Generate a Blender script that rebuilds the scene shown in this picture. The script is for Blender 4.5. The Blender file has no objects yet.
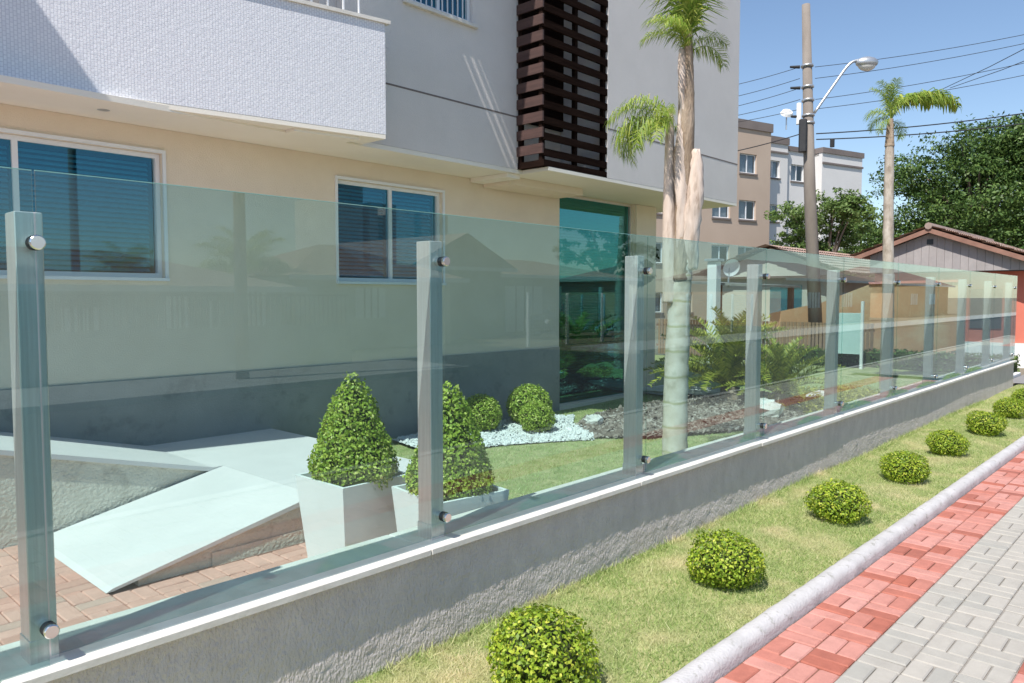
import bpy, math, random
import numpy as np
from mathutils import Vector, Matrix
R = math.radians
rng = np.random.default_rng(7)
random.seed(7)
scene = bpy.context.scene
COL = scene.collection

# ------------------------------------------------------------ camera, sky, sun, exposure
cam_d = bpy.data.cameras.new('camera'); cam = bpy.data.objects.new('camera', cam_d); COL.objects.link(cam)
cam.location = (0, 0, 1.70)
_th, _pt = R(42.65), math.atan(44.5 / 760)
_fw = Vector((math.cos(_th) * math.cos(_pt), math.sin(_th) * math.cos(_pt), -math.sin(_pt)))
cam.rotation_euler = _fw.to_track_quat('-Z', 'Y').to_euler()
cam_d.sensor_width = 36; cam_d.lens = 760 / 1024 * 36; cam_d.clip_start = 0.05; cam_d.clip_end = 3000
scene.camera = cam

SUNV = Vector((-0.65, -0.14, 1.0)).normalized()          # towards the sun
world = bpy.data.worlds.new('World'); scene.world = world; world.use_nodes = True
wn = world.node_tree; bg = wn.nodes['Background']
sky = wn.nodes.new('ShaderNodeTexSky'); sky.sky_type = 'NISHITA'; sky.sun_disc = False
sky.sun_elevation = math.asin(SUNV.z); sky.sun_rotation = math.atan2(SUNV.x, SUNV.y)
sky.altitude = 0; sky.air_density = 1.0; sky.dust_density = 0.35; sky.ozone_density = 2.2
wn.links.new(sky.outputs[0], bg.inputs[0]); bg.inputs[1].default_value = 0.125
sun_d = bpy.data.lights.new('sun', 'SUN'); sun = bpy.data.objects.new('sun', sun_d); COL.objects.link(sun)
sun_d.energy = 5.0; sun_d.angle = R(0.5); sun_d.color = (1.0, 0.955, 0.89)
sun.rotation_euler = (-SUNV).to_track_quat('-Z', 'Y').to_euler(); sun.location = (-20, -5, 30)
vs = scene.view_settings; vs.view_transform = 'Standard'; vs.look = 'None'; vs.gamma = 1; vs.use_curve_mapping = False
vs.exposure = 0.35
cy = scene.cycles
cy.max_bounces = 10; cy.transparent_max_bounces = 40; cy.glossy_bounces = 5; cy.diffuse_bounces = 4; cy.transmission_bounces = 6

# ------------------------------------------------------------ materials
def new_mat(name):
    m = bpy.data.materials.new(name); m.use_nodes = True
    nt = m.node_tree; nt.nodes.clear()
    out = nt.nodes.new('ShaderNodeOutputMaterial')
    return m, nt, out
def N(nt, typ, **kw):
    n = nt.nodes.new(typ)
    for k, v in kw.items():
        if k.startswith('i_'):
            key = k[2:]
            n.inputs[int(key) if key.isdigit() else key.replace('_', ' ')].default_value = v
        else: setattr(n, k, v)
    return n
def ramp(nt, fac, stops):
    r = nt.nodes.new('ShaderNodeValToRGB'); els = r.color_ramp.elements
    while len(els) < len(stops): els.new(0.5)
    for el, (p, c) in zip(els, stops):
        el.position = p; el.color = (*c, 1) if len(c) == 3 else c
    nt.links.new(fac, r.inputs[0]); return r.outputs[0]
def surf(name, stops, scale=4.0, rough=0.7, bump=0.0, bscale=60.0, metallic=0.0, detail=6.0, spec=0.4, stretch=None, stains=None, bdist=0.01, coat=0):
    """noise-coloured surface in world position, with fine relief"""
    m, nt, out = new_mat(name); L = nt.links.new
    b = N(nt, 'ShaderNodeBsdfPrincipled'); b.inputs['Roughness'].default_value = rough
    b.inputs['Metallic'].default_value = metallic; b.inputs['Specular IOR Level'].default_value = spec
    geo = N(nt, 'ShaderNodeNewGeometry'); pos = geo.outputs['Position']
    if stretch:
        mp = N(nt, 'ShaderNodeMapping'); mp.inputs['Scale'].default_value = stretch
        L(pos, mp.inputs[0]); spos = mp.outputs[0]
    else: spos = pos
    nz = N(nt, 'ShaderNodeTexNoise'); nz.inputs['Scale'].default_value = scale; nz.inputs['Detail'].default_value = detail
    nz.inputs['Roughness'].default_value = 0.6
    L(spos, nz.inputs['Vector'])
    col = ramp(nt, nz.outputs['Fac'], stops)
    if stains:
        n2 = N(nt, 'ShaderNodeTexNoise'); n2.inputs['Scale'].default_value = stains[1]; n2.inputs['Detail'].default_value = 8
        n2.inputs['Roughness'].default_value = 0.7
        L(pos, n2.inputs['Vector'])
        f = ramp(nt, n2.outputs['Fac'], [(stains[2], (0, 0, 0)), (stains[3], (1, 1, 1))])
        mx = N(nt, 'ShaderNodeMix', data_type='RGBA'); mx.inputs['B'].default_value = (*stains[0], 1)
        L(f, mx.inputs['Factor']); L(col, mx.inputs['A']); col = mx.outputs['Result']
    L(col, b.inputs['Base Color'])
    if bump:
        n3 = N(nt, 'ShaderNodeTexNoise'); n3.inputs['Scale'].default_value = bscale; n3.inputs['Detail'].default_value = 4
        L(spos, n3.inputs['Vector'])
        bp = N(nt, 'ShaderNodeBump'); bp.inputs['Strength'].default_value = bump; bp.inputs['Distance'].default_value = bdist
        L(n3.outputs['Fac'], bp.inputs['Height']); L(bp.outputs[0], b.inputs['Normal'])
    L(b.outputs[0], out.inputs[0]); return m
def rnd_value(nt):
    """per-piece random number: object random plus the piece's own attribute"""
    oi = N(nt, 'ShaderNodeObjectInfo'); at = N(nt, 'ShaderNodeAttribute', attribute_name='rnd')
    a = N(nt, 'ShaderNodeMath', operation='ADD'); f = N(nt, 'ShaderNodeMath', operation='FRACT')
    nt.links.new(oi.outputs['Random'], a.inputs[0]); nt.links.new(at.outputs['Fac'], a.inputs[1]); nt.links.new(a.outputs[0], f.inputs[0])
    return f.outputs[0]
def piece_mat(name, stops, rough=0.8, wear=(0.8, 1.1), wscale=9.0, bump=0.4, bscale=180, bdist=0.003):
    m, nt, out = new_mat(name); L = nt.links.new
    b = N(nt, 'ShaderNodeBsdfPrincipled'); b.inputs['Roughness'].default_value = rough; b.inputs['Specular IOR Level'].default_value = 0.3
    col = ramp(nt, rnd_value(nt), stops)
    geo = N(nt, 'ShaderNodeNewGeometry')
    nz = N(nt, 'ShaderNodeTexNoise'); nz.inputs['Scale'].default_value = wscale; nz.inputs['Detail'].default_value = 8; nz.inputs['Roughness'].default_value = 0.7
    L(geo.outputs['Position'], nz.inputs['Vector'])
    g = ramp(nt, nz.outputs['Fac'], [(0.3, (wear[0],) * 3), (0.7, (min(wear[1], 1),) * 3)])
    mx = N(nt, 'ShaderNodeMix', data_type='RGBA', blend_type='MULTIPLY'); mx.inputs['Factor'].default_value = 1
    L(col, mx.inputs['A']); L(g, mx.inputs['B']); L(mx.outputs['Result'], b.inputs['Base Color'])
    n3 = N(nt, 'ShaderNodeTexNoise'); n3.inputs['Scale'].default_value = bscale; n3.inputs['Detail'].default_value = 3
    L(geo.outputs['Position'], n3.inputs['Vector'])
    bp = N(nt, 'ShaderNodeBump'); bp.inputs['Strength'].default_value = bump; bp.inputs['Distance'].default_value = bdist
    L(n3.outputs['Fac'], bp.inputs['Height']); L(bp.outputs[0], b.inputs['Normal'])
    L(b.outputs[0], out.inputs[0]); return m
def leaf_mat(name, stops, trans=0.3, rough=0.5, patch=None):
    m, nt, out = new_mat(name); L = nt.links.new
    col = ramp(nt, rnd_value(nt), stops)
    if patch:
        geo = N(nt, 'ShaderNodeNewGeometry')
        nz = N(nt, 'ShaderNodeTexNoise'); nz.inputs['Scale'].default_value = patch[1]; nz.inputs['Detail'].default_value = 5
        L(geo.outputs['Position'], nz.inputs['Vector'])
        f = ramp(nt, nz.outputs['Fac'], [(patch[2], (0, 0, 0)), (patch[3], (1, 1, 1))])
        mx = N(nt, 'ShaderNodeMix', data_type='RGBA'); mx.inputs['B'].default_value = (*patch[0], 1)
        L(f, mx.inputs['Factor']); L(col, mx.inputs['A']); col = mx.outputs['Result']
    b = N(nt, 'ShaderNodeBsdfPrincipled'); b.inputs['Roughness'].default_value = rough; b.inputs['Specular IOR Level'].default_value = 0.35
    t = N(nt, 'ShaderNodeBsdfTranslucent'); mix = N(nt, 'ShaderNodeMixShader'); mix.inputs[0].default_value = trans
    L(col, b.inputs['Base Color']); L(col, t.inputs['Color'])
    L(b.outputs[0], mix.inputs[1]); L(t.outputs[0], mix.inputs[2]); L(mix.outputs[0], out.inputs[0]); return m
def glass_mat(name, tint, f0=0.04, rough=0.0, haze=0.0, gloss=(0.97, 1, 0.99)):
    """clear sheet glass: Schlick reflection over a tinted see-through body"""
    m, nt, out = new_mat(name); L = nt.links.new
    geo = N(nt, 'ShaderNodeNewGeometry')
    d = N(nt, 'ShaderNodeVectorMath', operation='DOT_PRODUCT'); L(geo.outputs['Normal'], d.inputs[0]); L(geo.outputs['Incoming'], d.inputs[1])
    a = N(nt, 'ShaderNodeMath', operation='ABSOLUTE'); L(d.outputs['Value'], a.inputs[0])
    s = N(nt, 'ShaderNodeMath', operation='SUBTRACT'); s.inputs[0].default_value = 1; L(a.outputs[0], s.inputs[1]); s.use_clamp = True
    p = N(nt, 'ShaderNodeMath', operation='POWER'); L(s.outputs[0], p.inputs[0]); p.inputs[1].default_value = 5
    ma = N(nt, 'ShaderNodeMath', operation='MULTIPLY_ADD'); L(p.outputs[0], ma.inputs[0]); ma.inputs[1].default_value = 1 - f0; ma.inputs[2].default_value = f0
    tr = N(nt, 'ShaderNodeBsdfTransparent'); tr.inputs[0].default_value = (*tint, 1)
    gl = N(nt, 'ShaderNodeBsdfGlossy'); gl.inputs['Roughness'].default_value = rough; gl.inputs['Color'].default_value = (*gloss, 1)
    mx = N(nt, 'ShaderNodeMixShader'); L(ma.outputs[0], mx.inputs[0]); L(tr.outputs[0], mx.inputs[1]); L(gl.outputs[0], mx.inputs[2])
    sh = mx.outputs[0]
    if haze:
        df = N(nt, 'ShaderNodeBsdfDiffuse'); df.inputs[0].default_value = (0.6, 0.7, 0.68, 1)
        m2 = N(nt, 'ShaderNodeMixShader'); m2.inputs[0].default_value = haze; L(sh, m2.inputs[1]); L(df.outputs[0], m2.inputs[2]); sh = m2.outputs[0]
    L(sh, out.inputs[0]); return m

def mosaic_mat(name):
    m, nt, out = new_mat(name); L = nt.links.new
    b = N(nt, 'ShaderNodeBsdfPrincipled'); b.inputs['Roughness'].default_value = 0.35
    tc = N(nt, 'ShaderNodeTexCoord'); mp = N(nt, 'ShaderNodeMapping'); mp.inputs['Rotation'].default_value = (R(90), 0, R(90))
    L(tc.outputs['Object'], mp.inputs[0])
    br = N(nt, 'ShaderNodeTexBrick'); br.offset = 0.5; br.inputs['Scale'].default_value = 1.0
    br.inputs['Brick Width'].default_value = 0.036; br.inputs['Row Height'].default_value = 0.024; br.inputs['Mortar Size'].default_value = 0.003
    br.inputs['Color1'].default_value = (0.80, 0.80, 0.83, 1); br.inputs['Color2'].default_value = (0.73, 0.73, 0.77, 1); br.inputs['Mortar'].default_value = (0.62, 0.62, 0.67, 1)
    L(mp.outputs[0], br.inputs['Vector']); L(br.outputs['Color'], b.inputs['Base Color'])
    nz = N(nt, 'ShaderNodeTexNoise'); nz.inputs['Scale'].default_value = 28; L(tc.outputs['Object'], nz.inputs['Vector'])
    ad = N(nt, 'ShaderNodeMath', operation='MULTIPLY_ADD'); L(nz.outputs['Fac'], ad.inputs[0]); ad.inputs[1].default_value = 0.9
    iv = N(nt, 'ShaderNodeMath', operation='SUBTRACT'); iv.inputs[0].default_value = 1; L(br.outputs['Fac'], iv.inputs[1]); L(iv.outputs[0], ad.inputs[2])
    bp = N(nt, 'ShaderNodeBump'); bp.inputs['Strength'].default_value = 0.6; bp.inputs['Distance'].default_value = 0.006
    L(ad.outputs[0], bp.inputs['Height']); L(bp.outputs[0], b.inputs['Normal']); L(b.outputs[0], out.inputs[0]); return m

M = {}
M['ground'] = surf('ground_earth', [(0.3, (0.16, 0.14, 0.10)), (0.7, (0.24, 0.21, 0.16))], 0.6, 0.95, 0.4, 20)
M['asphalt'] = surf('asphalt', [(0.3, (0.045, 0.046, 0.05)), (0.7, (0.075, 0.075, 0.08))], 0.8, 0.9, 0.6, 120)
M['asphalt_worn'] = surf('worn_grey_paving', [(0.3, (0.20, 0.195, 0.19)), (0.7, (0.28, 0.27, 0.265))], 1.5, 0.9, 0.4, 60)
M['concrete'] = surf('concrete', [(0.3, (0.34, 0.33, 0.31)), (0.7, (0.45, 0.44, 0.42))], 2.5, 0.9, 0.3, 60, stains=((0.22, 0.21, 0.2), 3, 0.6, 0.8))
M['sand'] = surf('joint_sand', [(0.3, (0.15, 0.07, 0.05)), (0.7, (0.28, 0.14, 0.10))], 30, 0.95, 0.5, 200)
M['sandgrey'] = surf('joint_sand_grey', [(0.3, (0.22, 0.20, 0.18)), (0.7, (0.36, 0.33, 0.30))], 30, 0.95, 0.5, 200)
M['paver_red'] = piece_mat('red_concrete_paver', [(0.0, (0.53, 0.225, 0.18)), (0.35, (0.60, 0.305, 0.26)), (0.55, (0.50, 0.185, 0.14)), (0.7, (0.58, 0.285, 0.24)), (0.85, (0.44, 0.14, 0.095)), (1.0, (0.35, 0.13, 0.10))], wear=(0.74, 1.0), wscale=11)
M['paver_grey'] = piece_mat('grey_concrete_paver', [(0.0, (0.39, 0.365, 0.325)), (0.5, (0.435, 0.405, 0.36)), (1.0, (0.37, 0.355, 0.32))], wear=(0.84, 1.0))
M['paver_yard'] = piece_mat('terracotta_paver', [(0.0, (0.66, 0.36, 0.285)), (0.5, (0.72, 0.41, 0.33)), (0.85, (0.60, 0.32, 0.25)), (1.0, (0.58, 0.38, 0.31))], wear=(0.8, 1.0))
M['kerb'] = surf('whitewashed_kerb', [(0.3, (0.43, 0.415, 0.41)), (0.7, (0.55, 0.53, 0.525))], 7, 0.85, 0.5, 70, stains=((0.30, 0.29, 0.26), 16, 0.57, 0.66))
M['soil'] = surf('lawn_soil', [(0.3, (0.20, 0.25, 0.08)), (0.7, (0.42, 0.39, 0.19))], 5, 0.95, 0.6, 60)
M['stucco'] = surf('rough_grey_stucco', [(0.3, (0.54, 0.485, 0.465)), (0.7, (0.65, 0.59, 0.565))], 9, 0.95, 1.0, 75, stretch=(1, 1, 0.5), bdist=0.016, stains=((0.36, 0.33, 0.31), 2.2, 0.60, 0.85))
M['cap'] = surf('cream_stone_cap', [(0.3, (0.62, 0.585, 0.53)), (0.7, (0.74, 0.71, 0.66))], 6, 0.55, 0.15, 60, stains=((0.45, 0.41, 0.36), 5, 0.62, 0.8))
M['beige'] = surf('beige_render', [(0.3, (0.74, 0.635, 0.51)), (0.7, (0.80, 0.695, 0.565))], 2.2, 0.9, 0.5, 90)
M['whitewall'] = surf('white_grey_render', [(0.3, (0.63, 0.59, 0.56)), (0.7, (0.70, 0.655, 0.625))], 1.2, 0.9, 0.45, 110)
M['lower_band'] = surf('grey_lower_band', [(0.3, (0.25, 0.255, 0.24)), (0.7, (0.33, 0.33, 0.31))], 2, 0.7, 0.3, 60, stains=((0.12, 0.125, 0.12), 3, 0.55, 0.8))
M['soffit'] = surf('cream_soffit', [(0.3, (0.80, 0.745, 0.65)), (0.7, (0.85, 0.80, 0.71))], 1.5, 0.85, 0.1, 50)
M['mosaic'] = mosaic_mat('white_mosaic_tile')
M['frame'] = surf('white_aluminium', [(0.3, (0.74, 0.75, 0.77)), (0.7, (0.80, 0.81, 0.82))], 3, 0.35, 0, metallic=0.0)
M['steel'] = surf('brushed_steel', [(0.35, (0.70, 0.635, 0.62)), (0.65, (0.84, 0.77, 0.75))], 40, 0.36, 0.12, 160, metallic=0.6, stretch=(3, 3, 0.06), bdist=0.002)
M['steelcap'] = surf('polished_steel', [(0.3, (0.72, 0.71, 0.69)), (0.7, (0.80, 0.79, 0.77))], 30, 0.16, 0, metallic=1.0)
M['rubber'] = surf('black_rubber', [(0.3, (0.015, 0.015, 0.016)), (0.7, (0.025, 0.025, 0.026))], 10, 0.6)
M['glass'] = glass_mat('green_sheet_glass', (0.735, 0.865, 0.86), 0.050)
M['glassedge'] = surf('green_glass_edge', [(0.3, (0.25, 0.55, 0.48)), (0.7, (0.35, 0.65, 0.58))], 5, 0.15)
M['pane'] = glass_mat('tinted_window_glass', (0.40, 0.72, 0.80), 0.10, gloss=(0.45, 0.85, 1.0))
M['pane_far'] = glass_mat('clear_far_window', (0.75, 0.78, 0.8), 0.06)
M['pane_green'] = glass_mat('green_door_glass', (0.12, 0.50, 0.50), 0.20, gloss=(0.35, 0.95, 0.95))
M['blind'] = surf('blue_grey_blind', [(0.3, (0.42, 0.55, 0.60)), (0.7, (0.52, 0.65, 0.70))], 3, 0.6)
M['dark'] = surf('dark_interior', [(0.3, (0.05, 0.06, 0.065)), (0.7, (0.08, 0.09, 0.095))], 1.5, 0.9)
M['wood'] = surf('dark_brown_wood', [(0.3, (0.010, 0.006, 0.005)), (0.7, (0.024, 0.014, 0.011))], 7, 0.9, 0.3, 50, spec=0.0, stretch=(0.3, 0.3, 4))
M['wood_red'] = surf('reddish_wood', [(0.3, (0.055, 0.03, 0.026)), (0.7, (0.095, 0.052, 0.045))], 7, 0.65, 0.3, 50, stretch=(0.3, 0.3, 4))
M['whitepave'] = surf('white_painted_concrete', [(0.3, (0.63, 0.59, 0.575)), (0.7, (0.69, 0.645, 0.63))], 2.2, 0.8, 0.15, 80, stains=((0.55, 0.54, 0.51), 4, 0.6, 0.85))
M['retain'] = surf('cream_rough_render', [(0.3, (0.64, 0.585, 0.49)), (0.7, (0.76, 0.70, 0.60))], 6, 0.95, 0.9, 45, bdist=0.015, stains=((0.34, 0.30, 0.24), 3.5, 0.58, 0.8))
M['planter'] = surf('white_fibre_planter', [(0.3, (0.74, 0.76, 0.75)), (0.7, (0.80, 0.81, 0.80))], 3, 0.45, 0.05, 30)
M['gravel'] = piece_mat('white_pebble', [(0, (0.70, 0.70, 0.69)), (0.6, (0.82, 0.82, 0.80)), (1, (0.60, 0.60, 0.58))], bump=0.1)
M['chips'] = piece_mat('bark_chip', [(0, (0.11, 0.085, 0.065)), (0.5, (0.21, 0.17, 0.14)), (0.8, (0.32, 0.27, 0.23)), (1, (0.46, 0.41, 0.36))], bump=0.3)
M['rock'] = surf('pale_rock', [(0.3, (0.52, 0.50, 0.46)), (0.7, (0.74, 0.72, 0.68))], 5, 0.9, 0.7, 25, bdist=0.02)
M['box_leaf'] = leaf_mat('boxwood_leaf', [(0, (0.17, 0.26, 0.03)), (0.5, (0.38, 0.50, 0.06)), (0.85, (0.56, 0.63, 0.11)), (1, (0.74, 0.70, 0.26))], 0.3)
M['shrub_leaf'] = leaf_mat('bright_shrub_leaf', [(0, (0.12, 0.21, 0.018)), (0.5, (0.27, 0.39, 0.03)), (0.85, (0.43, 0.52, 0.05)), (1, (0.60, 0.60, 0.10))], 0.28)
M['grass'] = leaf_mat('mown_grass_blade', [(0, (0.15, 0.25, 0.055)), (0.5, (0.36, 0.47, 0.15)), (0.85, (0.52, 0.57, 0.25)), (1, (0.72, 0.68, 0.42))], 0.35, 0.7, patch=((0.70, 0.62, 0.38), 2.3, 0.50, 0.70))
M['grass_garden'] = leaf_mat('brightened_grass_blade', [(0, (0.24, 0.37, 0.09)), (0.5, (0.46, 0.58, 0.22)), (0.85, (0.62, 0.68, 0.33)), (1, (0.76, 0.74, 0.48))], 0.35, 0.7)  # lightened copy of the mown grass, its colour making up light lost through glass
M['tree_leaf'] = leaf_mat('tree_leaf', [(0, (0.04, 0.085, 0.02)), (0.5, (0.08, 0.15, 0.032)), (1, (0.16, 0.24, 0.06))], 0.25)
M['tree_leaf_light'] = leaf_mat('light_tree_leaf', [(0, (0.07, 0.13, 0.03)), (0.5, (0.13, 0.21, 0.05)), (1, (0.22, 0.30, 0.09))], 0.3)
M['palm_leaf'] = leaf_mat('palm_leaflet', [(0, (0.16, 0.27, 0.035)), (0.5, (0.27, 0.39, 0.06)), (1, (0.50, 0.53, 0.12))], 0.35, 0.45)
M['cycad_leaf'] = leaf_mat('cycad_leaflet', [(0, (0.14, 0.19, 0.025)), (0.5, (0.32, 0.36, 0.05)), (1, (0.62, 0.56, 0.10))], 0.25, 0.4)
M['cover_leaf'] = leaf_mat('yellow_ground_cover', [(0, (0.30, 0.27, 0.04)), (0.6, (0.46, 0.42, 0.07)), (1, (0.60, 0.52, 0.12))], 0.3)
M['bark'] = surf('grey_brown_bark', [(0.3, (0.12, 0.09, 0.07)), (0.7, (0.22, 0.17, 0.13))], 8, 0.95, 0.7, 30, stretch=(1, 1, 0.3), bdist=0.02)
M['concpole'] = surf('weathered_concrete_pole', [(0.3, (0.19, 0.16, 0.135)), (0.7, (0.27, 0.235, 0.205))], 3, 0.9, 0.3, 60, stretch=(1, 1, 0.3), stains=((0.17, 0.15, 0.13), 2, 0.55, 0.8))
M['galv'] = surf('galvanised_metal', [(0.3, (0.45, 0.46, 0.48)), (0.7, (0.58, 0.59, 0.6))], 8, 0.4, metallic=0.7)
M['black'] = surf('black_cable', [(0.3, (0.02, 0.02, 0.022)), (0.7, (0.035, 0.035, 0.037))], 5, 0.6)
M['apt_beige'] = surf('tan_apartment_render', [(0.3, (0.47, 0.36, 0.28)), (0.7, (0.53, 0.415, 0.325))], 0.4, 0.9)
M['apt_white'] = surf('white_apartment_render', [(0.3, (0.66, 0.64, 0.62)), (0.7, (0.72, 0.70, 0.68))], 0.4, 0.9)
M['apt_trim'] = surf('brown_grey_parapet', [(0.3, (0.17, 0.14, 0.13)), (0.7, (0.22, 0.185, 0.17))], 0.6, 0.9)
M['redwall'] = surf('coral_red_render', [(0.3, (0.60, 0.17, 0.115)), (0.7, (0.66, 0.205, 0.145))], 1.5, 0.85, 0.2, 60)
M['terracotta'] = surf('terracotta_wall', [(0.3, (0.50, 0.265, 0.145)), (0.7, (0.60, 0.335, 0.19))], 0.8, 0.9, 0.3, 40, stains=((0.62, 0.44, 0.28), 1.2, 0.5, 0.7))
M['board'] = piece_mat('grey_weathered_board', [(0, (0.37, 0.34, 0.33)), (0.5, (0.40, 0.37, 0.36)), (1, (0.35, 0.325, 0.32))], wscale=3)
M['brownwood'] = surf('brown_fascia_wood', [(0.3, (0.22, 0.115, 0.085)), (0.7, (0.31, 0.17, 0.125))], 4, 0.75, 0.3, 30)
M['tile'] = piece_mat('clay_roof_tile', [(0, (0.40, 0.26, 0.20)), (0.4, (0.50, 0.34, 0.265)), (0.75, (0.36, 0.26, 0.225)), (1, (0.56, 0.45, 0.38))], wear=(0.6, 1), wscale=2)
M['pickets'] = piece_mat('brown_picket', [(0, (0.33, 0.20, 0.13)), (0.5, (0.40, 0.25, 0.165)), (1, (0.29, 0.18, 0.125))], wscale=3)
M['sheetroof'] = surf('aged_fibre_sheet', [(0.3, (0.22, 0.21, 0.20)), (0.7, (0.34, 0.33, 0.31))], 3, 0.9, 0.4, 20)
M['white'] = surf('white_paint', [(0.3, (0.76, 0.76, 0.75)), (0.7, (0.82, 0.82, 0.81))], 2, 0.6)
M['greenwall'] = surf('grey_green_painted_wall', [(0.3, (0.27, 0.29, 0.27)), (0.7, (0.33, 0.35, 0.33))], 1, 0.9)
M['cream_house'] = surf('cream_house_wall', [(0.3, (0.52, 0.48, 0.40)), (0.7, (0.58, 0.54, 0.46))], 1, 0.9)
M['curtain'] = surf('pale_curtain', [(0.3, (0.5, 0.52, 0.54)), (0.7, (0.66, 0.67, 0.68))], 3, 0.9, stretch=(6, 6, 0.2))
M['carpaint'] = surf('dark_grey_car_paint', [(0.3, (0.03, 0.035, 0.04)), (0.7, (0.04, 0.045, 0.05))], 2, 0.25)
M['tyre'] = surf('tyre_rubber', [(0.3, (0.015, 0.015, 0.015)), (0.7, (0.03, 0.03, 0.03))], 8, 0.85)
M['teal'] = surf('teal_painted_metal', [(0.3, (0.46, 0.60, 0.58)), (0.7, (0.55, 0.68, 0.65))], 2, 0.6)

def palm_trunk_mat():
    m, nt, out = new_mat('ringed_palm_trunk'); L = nt.links.new
    b = N(nt, 'ShaderNodeBsdfPrincipled'); b.inputs['Roughness'].default_value = 0.85
    tc = N(nt, 'ShaderNodeTexCoord'); geo = N(nt, 'ShaderNodeNewGeometry')
    sx = N(nt, 'ShaderNodeSeparateXYZ'); L(tc.outputs['Object'], sx.inputs[0])
    nz = N(nt, 'ShaderNodeTexNoise'); nz.inputs['Scale'].default_value = 7; nz.inputs['Detail'].default_value = 6; L(tc.outputs['Object'], nz.inputs['Vector'])
    c1 = ramp(nt, nz.outputs['Fac'], [(0.3, (0.40, 0.36, 0.28)), (0.45, (0.58, 0.52, 0.43)), (0.6, (0.66, 0.60, 0.52)), (0.75, (0.48, 0.46, 0.36))])
    # ring scars
    ma = N(nt, 'ShaderNodeMath', operation='MULTIPLY_ADD'); L(nz.outputs['Fac'], ma.inputs[0]); ma.inputs[1].default_value = 0.05; L(sx.outputs['Z'], ma.inputs[2])
    md = N(nt, 'ShaderNodeMath', operation='MULTIPLY'); L(ma.outputs[0], md.inputs[0]); md.inputs[1].default_value = 4.6
    fr = N(nt, 'ShaderNodeMath', operation='FRACT'); L(md.outputs[0], fr.inputs[0])
    ring = ramp(nt, fr.outputs[0], [(0.0, (1, 1, 1)), (0.09, (0, 0, 0)), (0.93, (0, 0, 0)), (1, (1, 1, 1))])
    mx = N(nt, 'ShaderNodeMix', data_type='RGBA'); mx.inputs['B'].default_value = (0.40, 0.38, 0.22, 1); L(ring, mx.inputs['Factor']); L(c1, mx.inputs['A'])
    L(mx.outputs['Result'], b.inputs['Base Color'])
    bp = N(nt, 'ShaderNodeBump'); bp.inputs['Strength'].default_value = 0.5; bp.inputs['Distance'].default_value = 0.01; L(nz.outputs['Fac'], bp.inputs['Height']); L(bp.outputs[0], b.inputs['Normal'])
    L(b.outputs[0], out.inputs[0]); return m
M['palmtrunk'] = palm_trunk_mat()
M['sheath'] = surf('pinkish_dry_sheath', [(0.3, (0.26, 0.18, 0.13)), (0.45, (0.56, 0.45, 0.37)), (0.7, (0.70, 0.60, 0.53))], 12, 0.9, 0.7, 30, stretch=(1, 1, 0.2), bdist=0.012)
M['trunk_grey'] = surf('grey_brown_palm_trunk', [(0.3, (0.26, 0.21, 0.165)), (0.5, (0.42, 0.36, 0.30)), (0.7, (0.54, 0.48, 0.42))], 10, 0.9, 0.6, 30, stretch=(1, 1, 0.5), bdist=0.01)
M['fibre'] = surf('brown_palm_fibre', [(0.3, (0.20, 0.14, 0.09)), (0.7, (0.42, 0.33, 0.25))], 16, 0.95, 1.0, 40, stretch=(1, 1, 0.25), bdist=0.02)

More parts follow.
